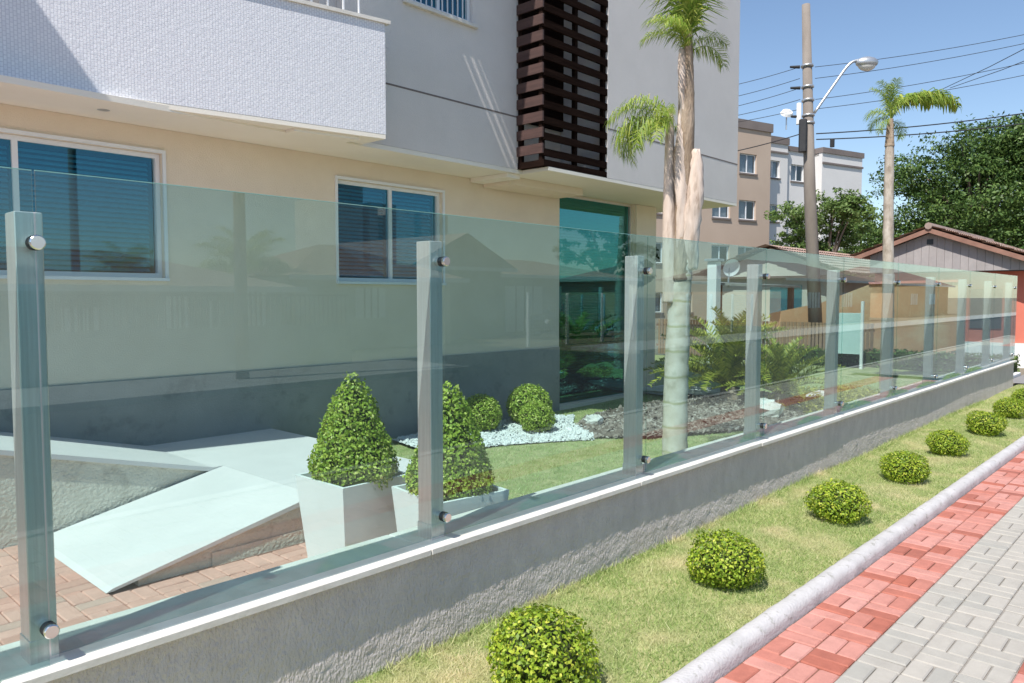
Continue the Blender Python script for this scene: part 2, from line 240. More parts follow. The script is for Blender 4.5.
# ------------------------------------------------------------ mesh helpers
def link_mesh(name, me, mat=None, parent=None, loc=None, rot=None):
    o = bpy.data.objects.new(name, me); COL.objects.link(o)
    if mat is not None and not me.materials: me.materials.append(mat)
    if parent is not None: o.parent = parent
    if loc is not None: o.location = loc
    if rot is not None: o.rotation_euler = rot
    return o
def tag(o, label=None, cat=None, group=None, kind=None):
    if label: o['label'] = label
    if cat: o['category'] = cat
    if group: o['group'] = group
    if kind: o['kind'] = kind
    return o
def empty(name, loc=(0, 0, 0), rz=0, **kw):
    o = bpy.data.objects.new(name, None); COL.objects.link(o); o.location = loc; o.rotation_euler = (0, 0, rz)
    o.empty_display_size = 0.2
    return tag(o, **kw)
class MB:
    def __init__(s): s.v = []; s.f = []
    def add(s, vs, fs):
        k = len(s.v); s.v += [tuple(p) for p in vs]; s.f += [tuple(i + k for i in f) for f in fs]; return s
    def box(s, x0, x1, y0, y1, z0, z1):
        return s.add([(x0, y0, z0), (x1, y0, z0), (x1, y1, z0), (x0, y1, z0), (x0, y0, z1), (x1, y0, z1), (x1, y1, z1), (x0, y1, z1)],
                     [(3, 2, 1, 0), (4, 5, 6, 7), (0, 1, 5, 4), (1, 2, 6, 5), (2, 3, 7, 6), (3, 0, 4, 7)])
    def bbox(s, x0, x1, y0, y1, z0, z1, b=0.005):
        """box with every vertical and top edge chamfered"""
        def ring(i, z): return [(x0 + i + b, y0 + i, z), (x1 - i - b, y0 + i, z), (x1 - i, y0 + i + b, z), (x1 - i, y1 - i - b, z), (x1 - i - b, y1 - i, z), (x0 + i + b, y1 - i, z), (x0 + i, y1 - i - b, z), (x0 + i, y0 + i + b, z)]
        vs = ring(0, z0) + ring(0, z1 - b) + ring(b, z1)
        fs = [tuple(range(7, -1, -1)), tuple(range(16, 24))]
        for r in (0, 8):
            for i in range(8): j = (i + 1) % 8; fs.append((r + i, r + j, r + 8 + j, r + 8 + i))
        return s.add(vs, fs)
    def prism(s, pts, axis, a, b):
        """polygon pts (2-D) extruded along axis from a to b; 'x': pts are (y,z), 'y': (x,z), 'z': (x,y)"""
        def p3(p, t): return (t, p[0], p[1]) if axis == 'x' else ((p[0], t, p[1]) if axis == 'y' else (p[0], p[1], t))
        n = len(pts); vs = [p3(p, a) for p in pts] + [p3(p, b) for p in pts]
        fs = [tuple(range(n - 1, -1, -1)), tuple(range(n, 2 * n))] + [(i, (i + 1) % n, n + (i + 1) % n, n + i) for i in range(n)]
        return s.add(vs, fs)
    def quad(s, a, b, c, d): return s.add([a, b, c, d], [(0, 1, 2, 3)])
    def tube(s, pts, radii, n=8, cap=True, squash=1.0):
        pts = [Vector(p) for p in pts]
        if not hasattr(radii, '__len__'): radii = [radii] * len(pts)
        k = len(s.v); prev = None
        for i, p in enumerate(pts):
            t = (pts[min(i + 1, len(pts) - 1)] - pts[max(i - 1, 0)]).normalized()
            if prev is None:
                a = t.cross(Vector((0, 0, 1)));  a = a if a.length > 1e-3 else t.cross(Vector((0, 1, 0)))
                a.normalize()
            else: a = (prev - t * prev.dot(t)).normalized()
            prev = a; b = t.cross(a)
            for j in range(n):
                w = 2 * math.pi * j / n
                s.v.append(tuple(p + a * (math.cos(w) * radii[i]) + b * (math.sin(w) * radii[i] * squash)))
        m = len(pts)
        for i in range(m - 1):
            for j in range(n):
                q = (j + 1) % n; s.f.append((k + i * n + j, k + i * n + q, k + (i + 1) * n + q, k + (i + 1) * n + j))
        if cap:
            s.f.append(tuple(k + j for j in range(n - 1, -1, -1))); s.f.append(tuple(k + (m - 1) * n + j for j in range(n)))
        return s
    def mesh(s, name, mat, smooth=False):
        me = bpy.data.meshes.new(name); me.from_pydata(s.v, [], s.f); me.materials.append(mat)
        if smooth: me.polygons.foreach_set('use_smooth', [True] * len(me.polygons))
        me.update(); return me
    def build(s, name, mat, parent=None, smooth=False, loc=None, rot=None):
        return link_mesh(name, s.mesh(name, mat, smooth), mat, parent, loc, rot)
    def smooth_angle(s): pass
def np_mesh(name, verts, faces, mat, rnd=None, smooth=False):
    """verts (n,3), faces (m,k) arrays; rnd one value for each vertex"""
    me = bpy.data.meshes.new(name); nv, (nf, k) = len(verts), faces.shape
    me.vertices.add(nv); me.vertices.foreach_set('co', np.ascontiguousarray(verts, np.float32).ravel())
    me.loops.add(nf * k); me.loops.foreach_set('vertex_index', faces.astype(np.int32).ravel())
    me.polygons.add(nf); me.polygons.foreach_set('loop_start', np.arange(0, nf * k, k, dtype=np.int32))
    me.polygons.foreach_set('loop_total', np.full(nf, k, np.int32))
    if smooth: me.polygons.foreach_set('use_smooth', np.ones(nf, bool))
    if rnd is not None:
        at = me.attributes.new('rnd', 'FLOAT', 'POINT'); at.data.foreach_set('value', np.asarray(rnd, np.float32))
    me.materials.append(mat); me.update(calc_edges=True); me.validate(); return me
def unit(a): return a / np.maximum(np.linalg.norm(a, axis=1, keepdims=True), 1e-9)
def leaves_mesh(name, pos, nrm, size, mat, aspect=0.55, rg=None, jitter=0.7, droop=None):
    """one folded quad for each leaf"""
    rg = rg or rng; n = len(pos)
    nn = unit(nrm + rg.normal(0, jitter, (n, 3)))
    t = unit(np.cross(nn, rg.normal(0, 1, (n, 3))))
    if droop: t = unit(t + np.array([0, 0, droop]))
    s_ = np.cross(nn, t)
    sz = (np.asarray(size) * np.ones(n))[:, None]
    a = pos - t * sz * 0.5; c = pos + t * sz * 0.5
    b = pos + s_ * sz * aspect * 0.5 + nn * sz * 0.12; d = pos - s_ * sz * aspect * 0.5 + nn * sz * 0.12
    v = np.stack([a, b, c, d], 1).reshape(-1, 3); f = np.arange(n * 4).reshape(n, 4)
    return np_mesh(name, v, f, mat, np.repeat(rg.random(n), 4))
def lumps(dirs, rg, k=24, amp=0.08, width=0.35):
    """uneven radius multiplier over directions"""
    c = unit(rg.normal(0, 1, (k, 3))); w = rg.uniform(-0.6, 1, k) * amp
    d = np.linalg.norm(dirs[:, None, :] - c[None], axis=2)
    return 1 + (w[None] * np.exp(-(d / width) ** 2)).sum(1)
def copy_tree(o, parent=None):
    c = o.copy(); COL.objects.link(c)
    if parent is not None: c.parent = parent
    for ch in o.children: copy_tree(ch, c)
    return c

# ------------------------------------------------------------ ground, road, pavements
def sheet(name, x0, x1, y0, y1, z, mat, parent=None):
    return MB().quad((x0, y0, z), (x1, y0, z), (x1, y1, z), (x0, y1, z)).build(name, mat, parent)
tag(sheet('ground', -900, 1500, -900, 900, -0.06, M['ground']), 'bare earth ground reaching to the horizon', 'ground', kind='structure')
tag(sheet('road', -60, 140, -7.6, -0.95, -0.05, M['asphalt']), 'dark asphalt street in front of the glass fence', 'road', kind='structure')
tag(sheet('side_road', 13.0, 19.5, -60, -7.6, -0.05, M['asphalt']), 'side street seen mirrored in the glass', 'road', kind='structure')
far_pav = MB().box(-60, 12.6, -10.3, -7.6, -0.3, 0.06).box(19.9, 140, -10.3, -7.6, -0.3, 0.06)
tag(far_pav.build('opposite_pavement', M['concrete']), 'concrete pavement across the street', 'pavement', kind='structure')

sidewalk = MB().box(-8, 40, -0.9, 1.54, -0.2, -0.012).build('sidewalk', M['sandgrey']); tag(sidewalk, 'paved sidewalk of red and grey concrete blocks', 'sidewalk', kind='structure')
MB().box(-8, 40, 1.158, 1.54, -0.05, -0.0105).build('joint_bed', M['sand'], sidewalk)
MB().box(-8, 40, -0.95, -0.82, -0.2, 0.004).build('road_edge', M['concrete'], sidewalk)
CELL = 0.1915; JW = 0.0055
def paver_mesh(name, mat, L_, W_):
    return MB().bbox(-L_ / 2, L_ / 2, -W_ / 2, W_ / 2, -0.05, 0.0, 0.006).mesh(name, mat)
pm = {c: paver_mesh('paver_' + c, M['paver_' + c], CELL - JW, CELL / 2 - JW) for c in ('red', 'grey', 'yard')}
_cam_f, _cam_r = np.array([math.cos(_th), math.sin(_th)]), np.array([math.sin(_th), -math.cos(_th)])
def in_view(x, y, z=0.0, pad=40):
    d = x * _cam_f[0] + y * _cam_f[1]; r = x * _cam_r[0] + y * _cam_r[1]
    if d < 0.5: return False
    px, py = 512 + 760 * r / d, 297 + 760 * (1.7 - z) / d
    return -pad < px < 1024 + pad and py < 683 + pad
def joined_pavers(name, items, mat, parent, L_, W_):
    base = MB().bbox(-L_ / 2, L_ / 2, -W_ / 2, W_ / 2, -0.03, 0.0, 0.004)
    bv = np.array(base.v); nb = len(bv); vs, rn = [], []
    for (x, y, z, a) in items:
        c, s = math.cos(a), math.sin(a)
        vs.append(np.column_stack([bv[:, 0] * c - bv[:, 1] * s + x, bv[:, 0] * s + bv[:, 1] * c + y, bv[:, 2] + z])); rn += [random.random()] * nb
    me = bpy.data.meshes.new(name); fs = [tuple(i + k * nb for i in f) for k in range(len(items)) for f in base.f]
    me.from_pydata(np.concatenate(vs).tolist(), [], fs); me.materials.append(mat)
    at = me.attributes.new('rnd', 'FLOAT', 'POINT'); at.data.foreach_set('value', rn)
    o = link_mesh(name, me, mat, parent); o['kind'] = 'stuff'; return o
cand = {'red': [], 'grey': []}
ncol = 12
for j in range(ncol):
    y0 = 1.538 - (j + 1) * CELL
    colr = 'red' if j in (0, 1, 5, 6) else 'grey'
    for i in range(-20, 190):
        x0 = i * CELL
        for h in (0, 1):
            if (i + j) % 2 == 0: x, y, a = x0 + CELL / 2, y0 + CELL * (0.25 + 0.5 * h), 0.0
            else: x, y, a = x0 + CELL * (0.25 + 0.5 * h), y0 + CELL / 2, math.pi / 2
            cand[colr].append((x, y, random.uniform(-0.003, 0.002), a + random.gauss(0, 0.008)))
budget = 300
vis = sorted([(x * _cam_f[0] + y * _cam_f[1], c, k) for c in cand for k, (x, y, z, a) in enumerate(cand[c]) if in_view(x, y, 0, 8)])[:budget]
single = {(c, k) for _, c, k in vis}
for c in cand:
    rest = []
    for k, it in enumerate(cand[c]):
        if (c, k) in single:
            o = link_mesh('paver', pm[c], None, sidewalk, it[:3], (random.gauss(0, 0.006), random.gauss(0, 0.006), it[3]))
        else: rest.append(it)
    joined_pavers('distant_paving', rest, M['paver_' + c], sidewalk, CELL - JW, CELL / 2 - JW)

# kerb of rounded precast segments
kerb = tag(MB().box(-8, 40, 1.555, 1.64, -0.2, 0.0).build('kerb', M['concrete']), 'whitewashed rounded kerb between the lawn and the sidewalk', 'kerb', kind='structure')
def kerb_mesh(seed, L_=0.99):
    rg = np.random.default_rng(seed); prof = [(1.542, -0.05), (1.542, 0.03), (1.55, 0.052), (1.568, 0.069), (1.598, 0.076), (1.63, 0.071), (1.652, 0.056), (1.664, 0.03), (1.664, -0.05)]
    mb = MB(); nx = 16; n = len(prof); g = rg.normal(0, 0.0013, (nx + 1, n, 2)); g[0] = 0; g[-1] = 0
    for i in range(nx + 1):
        e = 0.0008 if i in (0, nx) else 0.0
        for q, (y, z) in enumerate(prof):
            mb.v.append((L_ * i / nx, y + g[i, q, 0] + (e if q < 2 else 0), z + g[i, q, 1] - (e if 1 < q < 8 else 0)))
    for i in range(nx):
        for q in range(n - 1): a = i * n + q; mb.f.append((a, a + n, a + n + 1, a + 1))
    return mb.mesh('kerb_segment', M['kerb'], True)
kms = [kerb_mesh(s) for s in range(4)]
for i in range(-2, 30):
    link_mesh('kerb_segment', kms[i % 4], None, kerb, (i * 0.99, 0, 0))

for o_ in (sidewalk, kerb): o_.rotation_euler = (0, 0, -0.010); o_.location = (0, 0.049, 0)
# lawn strip: soil sheet with a slight crown, and the blades
def lawn_z(x, y): return 0.03 + 0.025 * np.sin(np.clip((y - 1.6) / 1.07, 0, 1) * np.pi) + 0.012 * np.sin(x * 1.7 + y * 2.3) * np.sin(y * 3.1 + 0.4 * x)
def soil_sheet(name, x0, x1, y0, y1, nx, ny, zf, label):
    xs, ys = np.linspace(x0, x1, nx), np.linspace(y0, y1, ny); X, Y = np.meshgrid(xs, ys, indexing='ij')
    if name == 'lawn_strip': Y = y1 + (Y - y1) * (y1 - (1.70 - 0.010 * X)) / (y1 - y0)      # edge follows the kerb
    v = np.column_stack([X.ravel(), Y.ravel(), zf(X, Y).ravel()])
    idx = np.arange(nx * ny).reshape(nx, ny); f = np.stack([idx[:-1, :-1], idx[1:, :-1], idx[1:, 1:], idx[:-1, 1:]], -1).reshape(-1, 4)
    o = link_mesh(name, np_mesh(name, v, f, M['soil'], smooth=True)); return tag(o, label, 'lawn', kind='structure')
soil_sheet('lawn_strip', -6, 34, 1.65, 2.69, 160, 12, lawn_z, 'lawn strip between the kerb and the low wall')
def blades(name, pts, zf, h, w, mat, rg):
    n = len(pts); base = np.column_stack([pts, zf(pts[:, 0], pts[:, 1]) - 0.004])
    ang = rg.uniform(0, 2 * np.pi, n); side = np.column_stack([np.cos(ang), np.sin(ang), np.zeros(n)])
    lean = rg.normal(0, 0.75, (n, 2)); hh = h * rg.uniform(0.45, 1.25, n)
    tip = base + np.column_stack([lean * hh[:, None], hh])
    ww = (w * rg.uniform(0.6, 1.3, n))[:, None]
    v = np.stack([base - side * ww, base + side * ww, tip], 1).reshape(-1, 3)
    return np_mesh(name, v, np.arange(3 * n).reshape(n, 3), mat, np.repeat(rg.random(n), 3))
def scatter(n, x0, x1, y0, y1, rg, power=1.0):
    u = rg.random(n) ** power
    return np.column_stack([x0 + (x1 - x0) * u, rg.uniform(y0, y1, n)])
rg = np.random.default_rng(3)
pts = np.concatenate([scatter(95000, 1.6, 6.5, 1.655, 2.67, rg, 1.2), scatter(65000, 6.5, 12, 1.655, 2.67, rg), scatter(35000, 12, 20, 1.655, 2.67, rg)])
pts[:, 1] = 2.67 + (pts[:, 1] - 2.67) * (2.67 - (1.712 - 0.010 * pts[:, 0])) / (2.67 - 1.655)
tag(link_mesh('grass', blades('grass', pts, lawn_z, 0.026, 0.0021, M['grass'], rg)), 'short dry mown grass on the strip beside the kerb', 'grass', kind='stuff')
pts = scatter(5000, 2.0, 14, 2.60, 2.672, rg)
tag(link_mesh('grass', blades('grass_tuft', pts, lawn_z, 0.06, 0.0028, M['grass'], rg)), 'taller grass fringe along the foot of the stucco wall', 'grass', kind='stuff')

# ------------------------------------------------------------ low wall with stone cap
WX0, WX1, WY0, CAPZ = 0.64, 16.62, 2.667, 0.53
lw = empty('low_wall', (0.6, 2.8, 0), label='low grey stucco wall with cream cap carrying the glass fence', cat='wall')
def place(o, parent):   # keep world coordinates while parenting to an Empty that is not at the origin
    o.parent = parent; o.location = Vector(o.location) - Vector(parent.location); return o
mb = MB(); nxw, nzw = 420, 26
rgw = np.random.default_rng(9)
xs, zs = np.linspace(WX0, WX1, nxw), np.linspace(-0.1, CAPZ - 0.028, nzw); X, Z = np.meshgrid(xs, zs, indexing='ij')
Y = WY0 + rgw.normal(0, 0.0016, X.shape) + 0.004 * np.sin(X * 1.3) * np.sin(Z * 5)
v = np.column_stack([X.ravel(), Y.ravel(), Z.ravel()]); idx = np.arange(nxw * nzw).reshape(nxw, nzw)
f = np.stack([idx[:-1, :-1], idx[1:, :-1], idx[1:, 1:], idx[:-1, 1:]], -1).reshape(-1, 4)
place(link_mesh('street_face', np_mesh('street_face', v, f, M['stucco'], smooth=True)), lw)
place(MB().box(WX0 + 0.004, WX1 - 0.004, WY0 + 0.012, 2.93, -0.1, CAPZ - 0.029).build('wall_body', M['stucco']), lw)
cx = [0.60, 2.30] + [2.30 + 1.76 * k for k in range(1, 9)]; cx[-1] = 16.66
for a, b in zip(cx[:-1], cx[1:]):
    place(MB().bbox(a + 0.0015, b - 0.0015, WY0 - 0.042, 2.952, CAPZ - 0.028, CAPZ, 0.004).build('cap_stone', M['cap'], loc=(0, random.gauss(0, 0.0012), random.gauss(0, 0.0008))), lw)

# ------------------------------------------------------------ glass fence
fence = empty('glass_fence', (0.7, 2.76, CAPZ), label='frameless green glass fence on brushed steel posts along the low wall', cat='fence')
PX = [0.695] + [2.385 + 1.76 * k for k in range(9)]
PF, PW, PD, PT = 2.722, 0.078, 0.10, 1.965
post_me = MB().bbox(0, PW, 0, PD, 0, PT - CAPZ, 0.003)
post_me.box(PW * 0.60, PW * 0.64, -0.0006, 0.0, 0.09, PT - CAPZ - 0.02)     # fold line in the street face
post_me = post_me.mesh('post', M['steel'])
shoe_me = MB().bbox(-0.003, PW + 0.003, -0.003, PD + 0.003, 0, 0.075, 0.002).mesh('shoe', M['steel'])
def disc(r, y0, y1, n=28, b=0.0):
    mb = MB(); k = 0
    rings = [(r, y1), (r, y0 + b), (r - b, y0)]
    for rr, y in rings:
        for j in range(n): w = 2 * math.pi * j / n; mb.v.append((rr * math.cos(w), y, rr * math.sin(w)))
    for q in range(len(rings) - 1):
        for j in range(n): a = q * n + j; c = q * n + (j + 1) % n; mb.f.append((a, c, c + n, a + n))
    mb.f.append(tuple(range(n))); mb.f.append(tuple((len(rings) - 1) * n + j for j in range(n - 1, -1, -1)))
    return mb
GY0, GY1 = 2.672, 2.682
spacer_me = disc(0.021, GY1 + 0.0115 - PF, 0.0).mesh('spacer', M['steelcap']); ring_me = disc(0.0235, GY0 - 0.0055 - PF, GY1 + 0.012 - PF).mesh('rubber_ring', M['rubber'])
stud_me = disc(0.0225, GY0 - 0.022 - PF, GY0 - 0.0055 - PF, b=0.003).mesh('standoff_cap', M['steelcap'])
for x in PX:
    p = link_mesh('post', post_me, None, fence, (x - 0.7, PF - 2.76, 0))
    link_mesh('shoe', shoe_me, None, p)
    for z in (0.115, PT - CAPZ - 0.098):
        for nm, me in (('spacer', spacer_me), ('rubber_ring', ring_me), ('standoff_cap', stud_me)):
            link_mesh(nm, me, None, p, (PW / 2 + 0.004, 0, z))
GX = [-1.1] + [x + PW / 2 + 0.004 for x in PX]
for i, (a, b) in enumerate(zip(GX[:-1], GX[1:])):
    top = 2.088 + random.gauss(0, 0.0015)
    g = MB().box(a + 0.004, b - 0.004, GY0, GY1, 0.56 if i else 0.1, top).build('glass_panel', M['glass'], fence)
    g.location = (-0.7, -2.76, -CAPZ); g.rotation_euler = (0, 0, 0)
    ed = MB().box(a + 0.0045, b - 0.0045, GY0 + 0.0006, GY1 - 0.0006, top + 0.0002, top + 0.0022)
    ed.build('polished_edge', M['glassedge'], g)
g = MB().box(GX[-1] + 0.004, 16.68, GY0, GY1, 0.56, 2.088).build('glass_panel', M['glass'], fence); g.location = (-0.7, -2.76, -CAPZ)

# ------------------------------------------------------------ yard: paving, ramp, planters
yard = tag(MB().box(-4, 3.6, 2.96, 7.29, -0.3, -0.014).build('yard', M['sand']), 'terracotta block paved yard behind the low wall', 'yard', kind='structure')
single_y, rest_y = [], []
YC = 0.2
for j in range(18):
    for i in range(-18, 20):
        x0, y0 = i * YC * 1.0 - 0.02, 2.97 + j * YC
        if x0 + YC > 3.55 or y0 > 6.0: continue
        for h in (0, 1):
            if (i + j) % 2 == 0: x, y, a = x0 + YC / 2, y0 + YC * (0.25 + 0.5 * h), 0
            else: x, y, a = x0 + YC * (0.25 + 0.5 * h), y0 + YC / 2, math.pi / 2
            it = (x, y, random.uniform(-0.003, 0.002), a + random.gauss(0, 0.008))
            hid = (1.6 < x < 3.4 and 4.6 < y < 5.95) or (x < 2.9 and y > 5.95)
            if hid: continue
            (single_y if (0.2 < x < 3.4 and y < 6 and in_view(x, y, 0, 10) and len(single_y) < 300) else rest_y).append(it)
pmy = paver_mesh('paver_yard_b', M['paver_yard'], YC - 0.005, YC / 2 - 0.005)
for it in single_y: link_mesh('paver', pmy, None, yard, it[:3], (random.gauss(0, .005), random.gauss(0, .005), it[3]))
joined_pavers('distant_paving', rest_y, M['paver_yard'], yard, YC - 0.005, YC / 2 - 0.005)

acc_ramp = empty('access_ramp', (2.5, 5.3, 0), label='white switchback ramp and landing up to the building', cat='ramp')
LZ = 0.31
def rb(mb, name, mat): return place(mb.build(name, mat), acc_ramp)
T = 0.035
rb(MB().prism([(1.56, 0.004), (1.60, 0.004), (2.95, LZ - T), (2.95, LZ), (1.60, 0.022)], 'y', 4.60, 5.955), 'lower_flight', M['whitepave'])
rb(MB().box(2.953, 4.15, 4.60, 7.29, LZ - T, LZ), 'landing', M['whitepave'])
rb(MB().prism([(1.75, -0.05), (2.952, -0.05), (2.952, LZ - T - 0.002), (1.75, 0.03)], 'y', 4.63, 4.70), 'side_panel', M['retain'])
rb(MB().box(2.954, 4.12, 4.63, 7.28, -0.05, LZ - T - 0.002), 'landing_base', M['retain'])
rb(MB().box(2.20, 2.952, 4.618, 4.6295, -0.05, 0.075), 'plinth_strip', M['retain'])
up = lambda x: LZ + (2.86 - x) * 0.2476
rb(MB().prism([(2.86, LZ - T), (2.952, LZ - T), (2.952, LZ), (2.86, LZ), (-1.0, up(-1.0)), (-1.0, up(-1.0) - T)], 'y', 5.958, 7.292), 'upper_flight', M['whitepave'])
rb(MB().prism([(2.95, -0.05), (2.95, LZ - T - 0.002), (2.86, LZ - T - 0.002), (-1.0, up(-1.0) - T - 0.002), (-1.0, -0.05)], 'y', 5.985, 7.28), 'retaining_wall', M['retain'])

def shell_points(n, fn, rg): return fn(n, rg)
def cone_leaves(name, n, h, r, rg, mat):
    u = 1 - np.sqrt(rg.random(n)); u = np.clip(u * 1.0, 0, 1); w = rg.uniform(0, 2 * np.pi, n)
    # rounded cone: profile bulges at the foot and is blunt at the tip
    prof = lambda t: r * np.clip((1 - t), 0, 1) ** 0.78 * (1 - 0.25 * np.exp(-((t) / 0.10) ** 2)) + 0.012
    dirs = np.column_stack([np.cos(w), np.sin(w), u * 2 - 1]); L_ = lumps(unit(dirs), rg, 60, 0.22, 0.22)
    rad = prof(u) * L_ * rg.choice([1.0, 0.93, 0.85], n, p=[0.55, 0.3, 0.15]) + rg.normal(0, 0.008, n)
    pos = np.column_stack([rad * np.cos(w), rad * np.sin(w), u * h + rg.normal(0, 0.008, n)])
    nrm = unit(np.column_stack([np.cos(w), np.sin(w), np.full(n, 0.55)]))
    return leaves_mesh(name, pos, nrm, rg.uniform(0.017, 0.031, n), mat, 0.62, rg)
def cone_core(r, h):
    n = 14; mb = MB(); zs = np.linspace(0, 1, 9)
    for t in zs:
        q = max(r * (1 - t) ** 0.78 * 0.80, 0.004)
        for j in range(n): w = 2 * math.pi * j / n; mb.v.append((q * math.cos(w), q * math.sin(w), t * h * 0.93))
    for i in range(8):
        for j in range(n): a = i * n + j; b = i * n + (j + 1) % n; mb.f.append((a, b, b + n, a + n))
    return mb.mesh('inner_twigs', M['twig'], True)
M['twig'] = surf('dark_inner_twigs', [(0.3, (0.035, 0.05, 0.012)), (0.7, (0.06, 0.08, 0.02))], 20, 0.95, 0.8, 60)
M['pot_soil'] = surf('dark_potting_soil', [(0.3, (0.05, 0.035, 0.025)), (0.7, (0.09, 0.065, 0.045))], 20, 0.95, 0.8, 80)
def planter(label, corner, rot, size, ztop, taper, hcone, rcone, seed, plabel):
    p = empty('planter', (corner[0], corner[1], 0), rot, label=label, cat='planter', group='white tapered planters')
    o, t, w = size, taper, 0.022
    def ring(i, z, k): return [(i + k, i + k, z), (o - i - k, i + k, z), (o - i - k, o - i - k, z), (i + k, o - i - k, z)]
    mb = MB(); vs = ring(t, 0.0, 0) + ring(0, ztop, 0) + ring(w, ztop, 0) + ring(w, ztop - 0.05, 0.004)
    fs = [(3, 2, 1, 0)]
    for r_ in (0, 4, 8):
        for i in range(4): j = (i + 1) % 4; fs.append((r_ + i, r_ + j, r_ + 4 + j, r_ + 4 + i))
    mb.add(vs, fs).build('pot', M['planter'], p)
    MB().quad(*[(x, y, ztop - 0.045) for x, y in ((w, w), (o - w, w), (o - w, o - w), (w, o - w))]).build('soil', M['pot_soil'], p)
    t_ = empty('topiary_shrub', (0, 0, 0), label=plabel, cat='shrub', group='cone shaped topiary in planters')
    c = Matrix.Rotation(rot, 3, 'Z') @ Vector((o / 2, o / 2, 0)); t_.location = (corner[0] + c.x, corner[1] + c.y, ztop - 0.045)
    link_mesh('foliage', cone_leaves('foliage', 8000, hcone, rcone, np.random.default_rng(seed), M['box_leaf']), None, t_)
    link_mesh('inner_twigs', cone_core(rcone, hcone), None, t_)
    MB().tube([(0, 0, -0.02), (0, 0, hcone * 0.5)], [0.02, 0.008], 8).build('stem', M['bark'], t_)
planter('white tapered planter standing left of the second steel post', (2.57, 3.72), 0.0, 0.52, 0.575, 0.055, 0.70, 0.285, 21, 'cone shaped boxwood in the planter nearer the white ramp')
planter('white tapered planter directly behind the second steel post', (2.72, 3.06), R(-9), 0.50, 0.575, 0.05, 0.68, 0.265, 22, 'cone shaped boxwood half hidden behind the second steel post')

def lump(name, loc, dims, seed, label, mat, cat, group=None):
    rg = np.random.default_rng(seed); n, m = 12, 7; mb = MB()
    for i in range(m + 1):
        ph = math.pi * i / m
        for j in range(n):
            w = 2 * math.pi * j / n; k = 1 + rg.normal(0, 0.13); q = max(math.sin(ph), 0.03)
            mb.v.append((dims[0] * q * math.cos(w) * k, dims[1] * q * math.sin(w) * k, dims[2] * (1 - math.cos(ph)) * 0.5 * k))
    for i in range(m):
        for j in range(n): a = i * n + j; b = i * n + (j + 1) % n; mb.f.append((a, b, b + n, a + n))
    return tag(mb.build(name, mat, loc=loc, rot=(0, 0, seed)), label, cat, group)
# ------------------------------------------------------------ garden lawn, gravel and mulch beds, topiary balls
def gz(x, y): return -0.02 + 0.012 * np.sin(x * 1.1 + y) + 0.012 * np.sin(y * 2.1 - 0.6 * x)
soil_sheet('garden_lawn', 3.6, 19.5, 2.94, 7.4, 70, 24, gz, 'garden lawn between the low wall and the building')
soil_sheet('back_lawn', 11.6, 19.5, 7.4, 14.0, 20, 20, lambda x, y: -0.02 + 0 * x, 'grass behind the building corner')
def inpoly(p, poly):
    c = np.zeros(len(p), bool); j = len(poly) - 1
    for i in range(len(poly)):
        xi, yi = poly[i]; xj, yj = poly[j]
        c ^= ((yi > p[:, 1]) != (yj > p[:, 1])) & (p[:, 0] < (xj - xi) * (p[:, 1] - yi) / (yj - yi + 1e-12) + xi); j = i
    return c
GRAV = [(5.4, 6.1), (6.2, 5.95), (7.25, 5.35), (7.75, 5.75), (7.9, 6.2), (8.5, 6.62), (8.2, 6.85), (7.6, 7.05), (6.6, 7.2), (5.6, 7.1)]
CHIP = [(7.35, 5.4), (7.8, 4.95), (9.3, 4.25), (10.6, 4.2), (12.3, 4.9), (12.9, 6.0), (12.4, 6.5), (10.5, 6.5), (9.2, 6.45), (8.5, 6.4), (7.9, 6.1)]
pts = scatter(120000, 3.5, 17, 2.97, 7.25, rg, 1.1)
pts = pts[~inpoly(pts, GRAV) & ~inpoly(pts, CHIP)]
tag(link_mesh('grass', blades('garden_grass', pts, gz, 0.028, 0.0032, M['grass_garden'], rg)), 'green garden lawn grass behind the glass fence', 'grass', kind='stuff')
def stones(name, poly, n, smin, smax, flat, mat, zbase, label, cat, rg):
    lo, hi = np.min(poly, 0), np.max(poly, 0)
    p = np.column_stack([rg.uniform(lo[0], hi[0], n * 2), rg.uniform(lo[1], hi[1], n * 2)]); p = p[inpoly(p, poly)][:n]; n = len(p)
    base = np.array([[1, 0, 0], [0, 1, 0], [-1, 0, 0], [0, -1, 0], [.5, .5, .8], [-.5, .5, .8], [-.5, -.5, .8], [.5, -.5, .8]], float)
    fc = np.array([[4, 5, 6, 7], [0, 1, 5, 4], [1, 2, 6, 5], [2, 3, 7, 6], [3, 0, 4, 7]])
    s_ = rg.uniform(smin, smax, (n, 1, 1)) * np.stack([rg.uniform(0.6, 1.3, n), rg.uniform(0.5, 1.0, n), rg.uniform(flat, flat * 1.8, n)], 1)[:, None, :]
    v = (base[None] + rg.normal(0, 0.14, (n, 8, 3))) * s_
    a = rg.uniform(0, 6.28, n); c, s = np.cos(a)[:, None], np.sin(a)[:, None]; tl = rg.normal(0, 0.5, (n, 1))
    x, y, z = v[..., 0], v[..., 1], v[..., 2]; z = z + x * tl
    V = np.stack([x * c - y * s + p[:, :1], x * s + y * c + p[:, 1:], z + zbase + rg.uniform(0, smax * 0.5, (n, 1))], -1).reshape(-1, 3)
    F = (fc[None] + (np.arange(n) * 8)[:, None, None]).reshape(-1, 4)
    return tag(link_mesh(name, np_mesh(name, V, F, mat, np.repeat(rg.random(n), 8))), label, cat, kind='stuff')
def bed(name, poly, z, mat, label):
    return tag(MB().add([(x, y, z) for x, y in poly], [tuple(range(len(poly)))]).build(name, mat), label, 'bed', kind='structure')
bed('gravel_bed', GRAV, 0.012, M['gravel'], 'bed under the white pebbles'); bed('mulch_bed', CHIP, 0.016, M['chips'], 'bed under the bark chips')
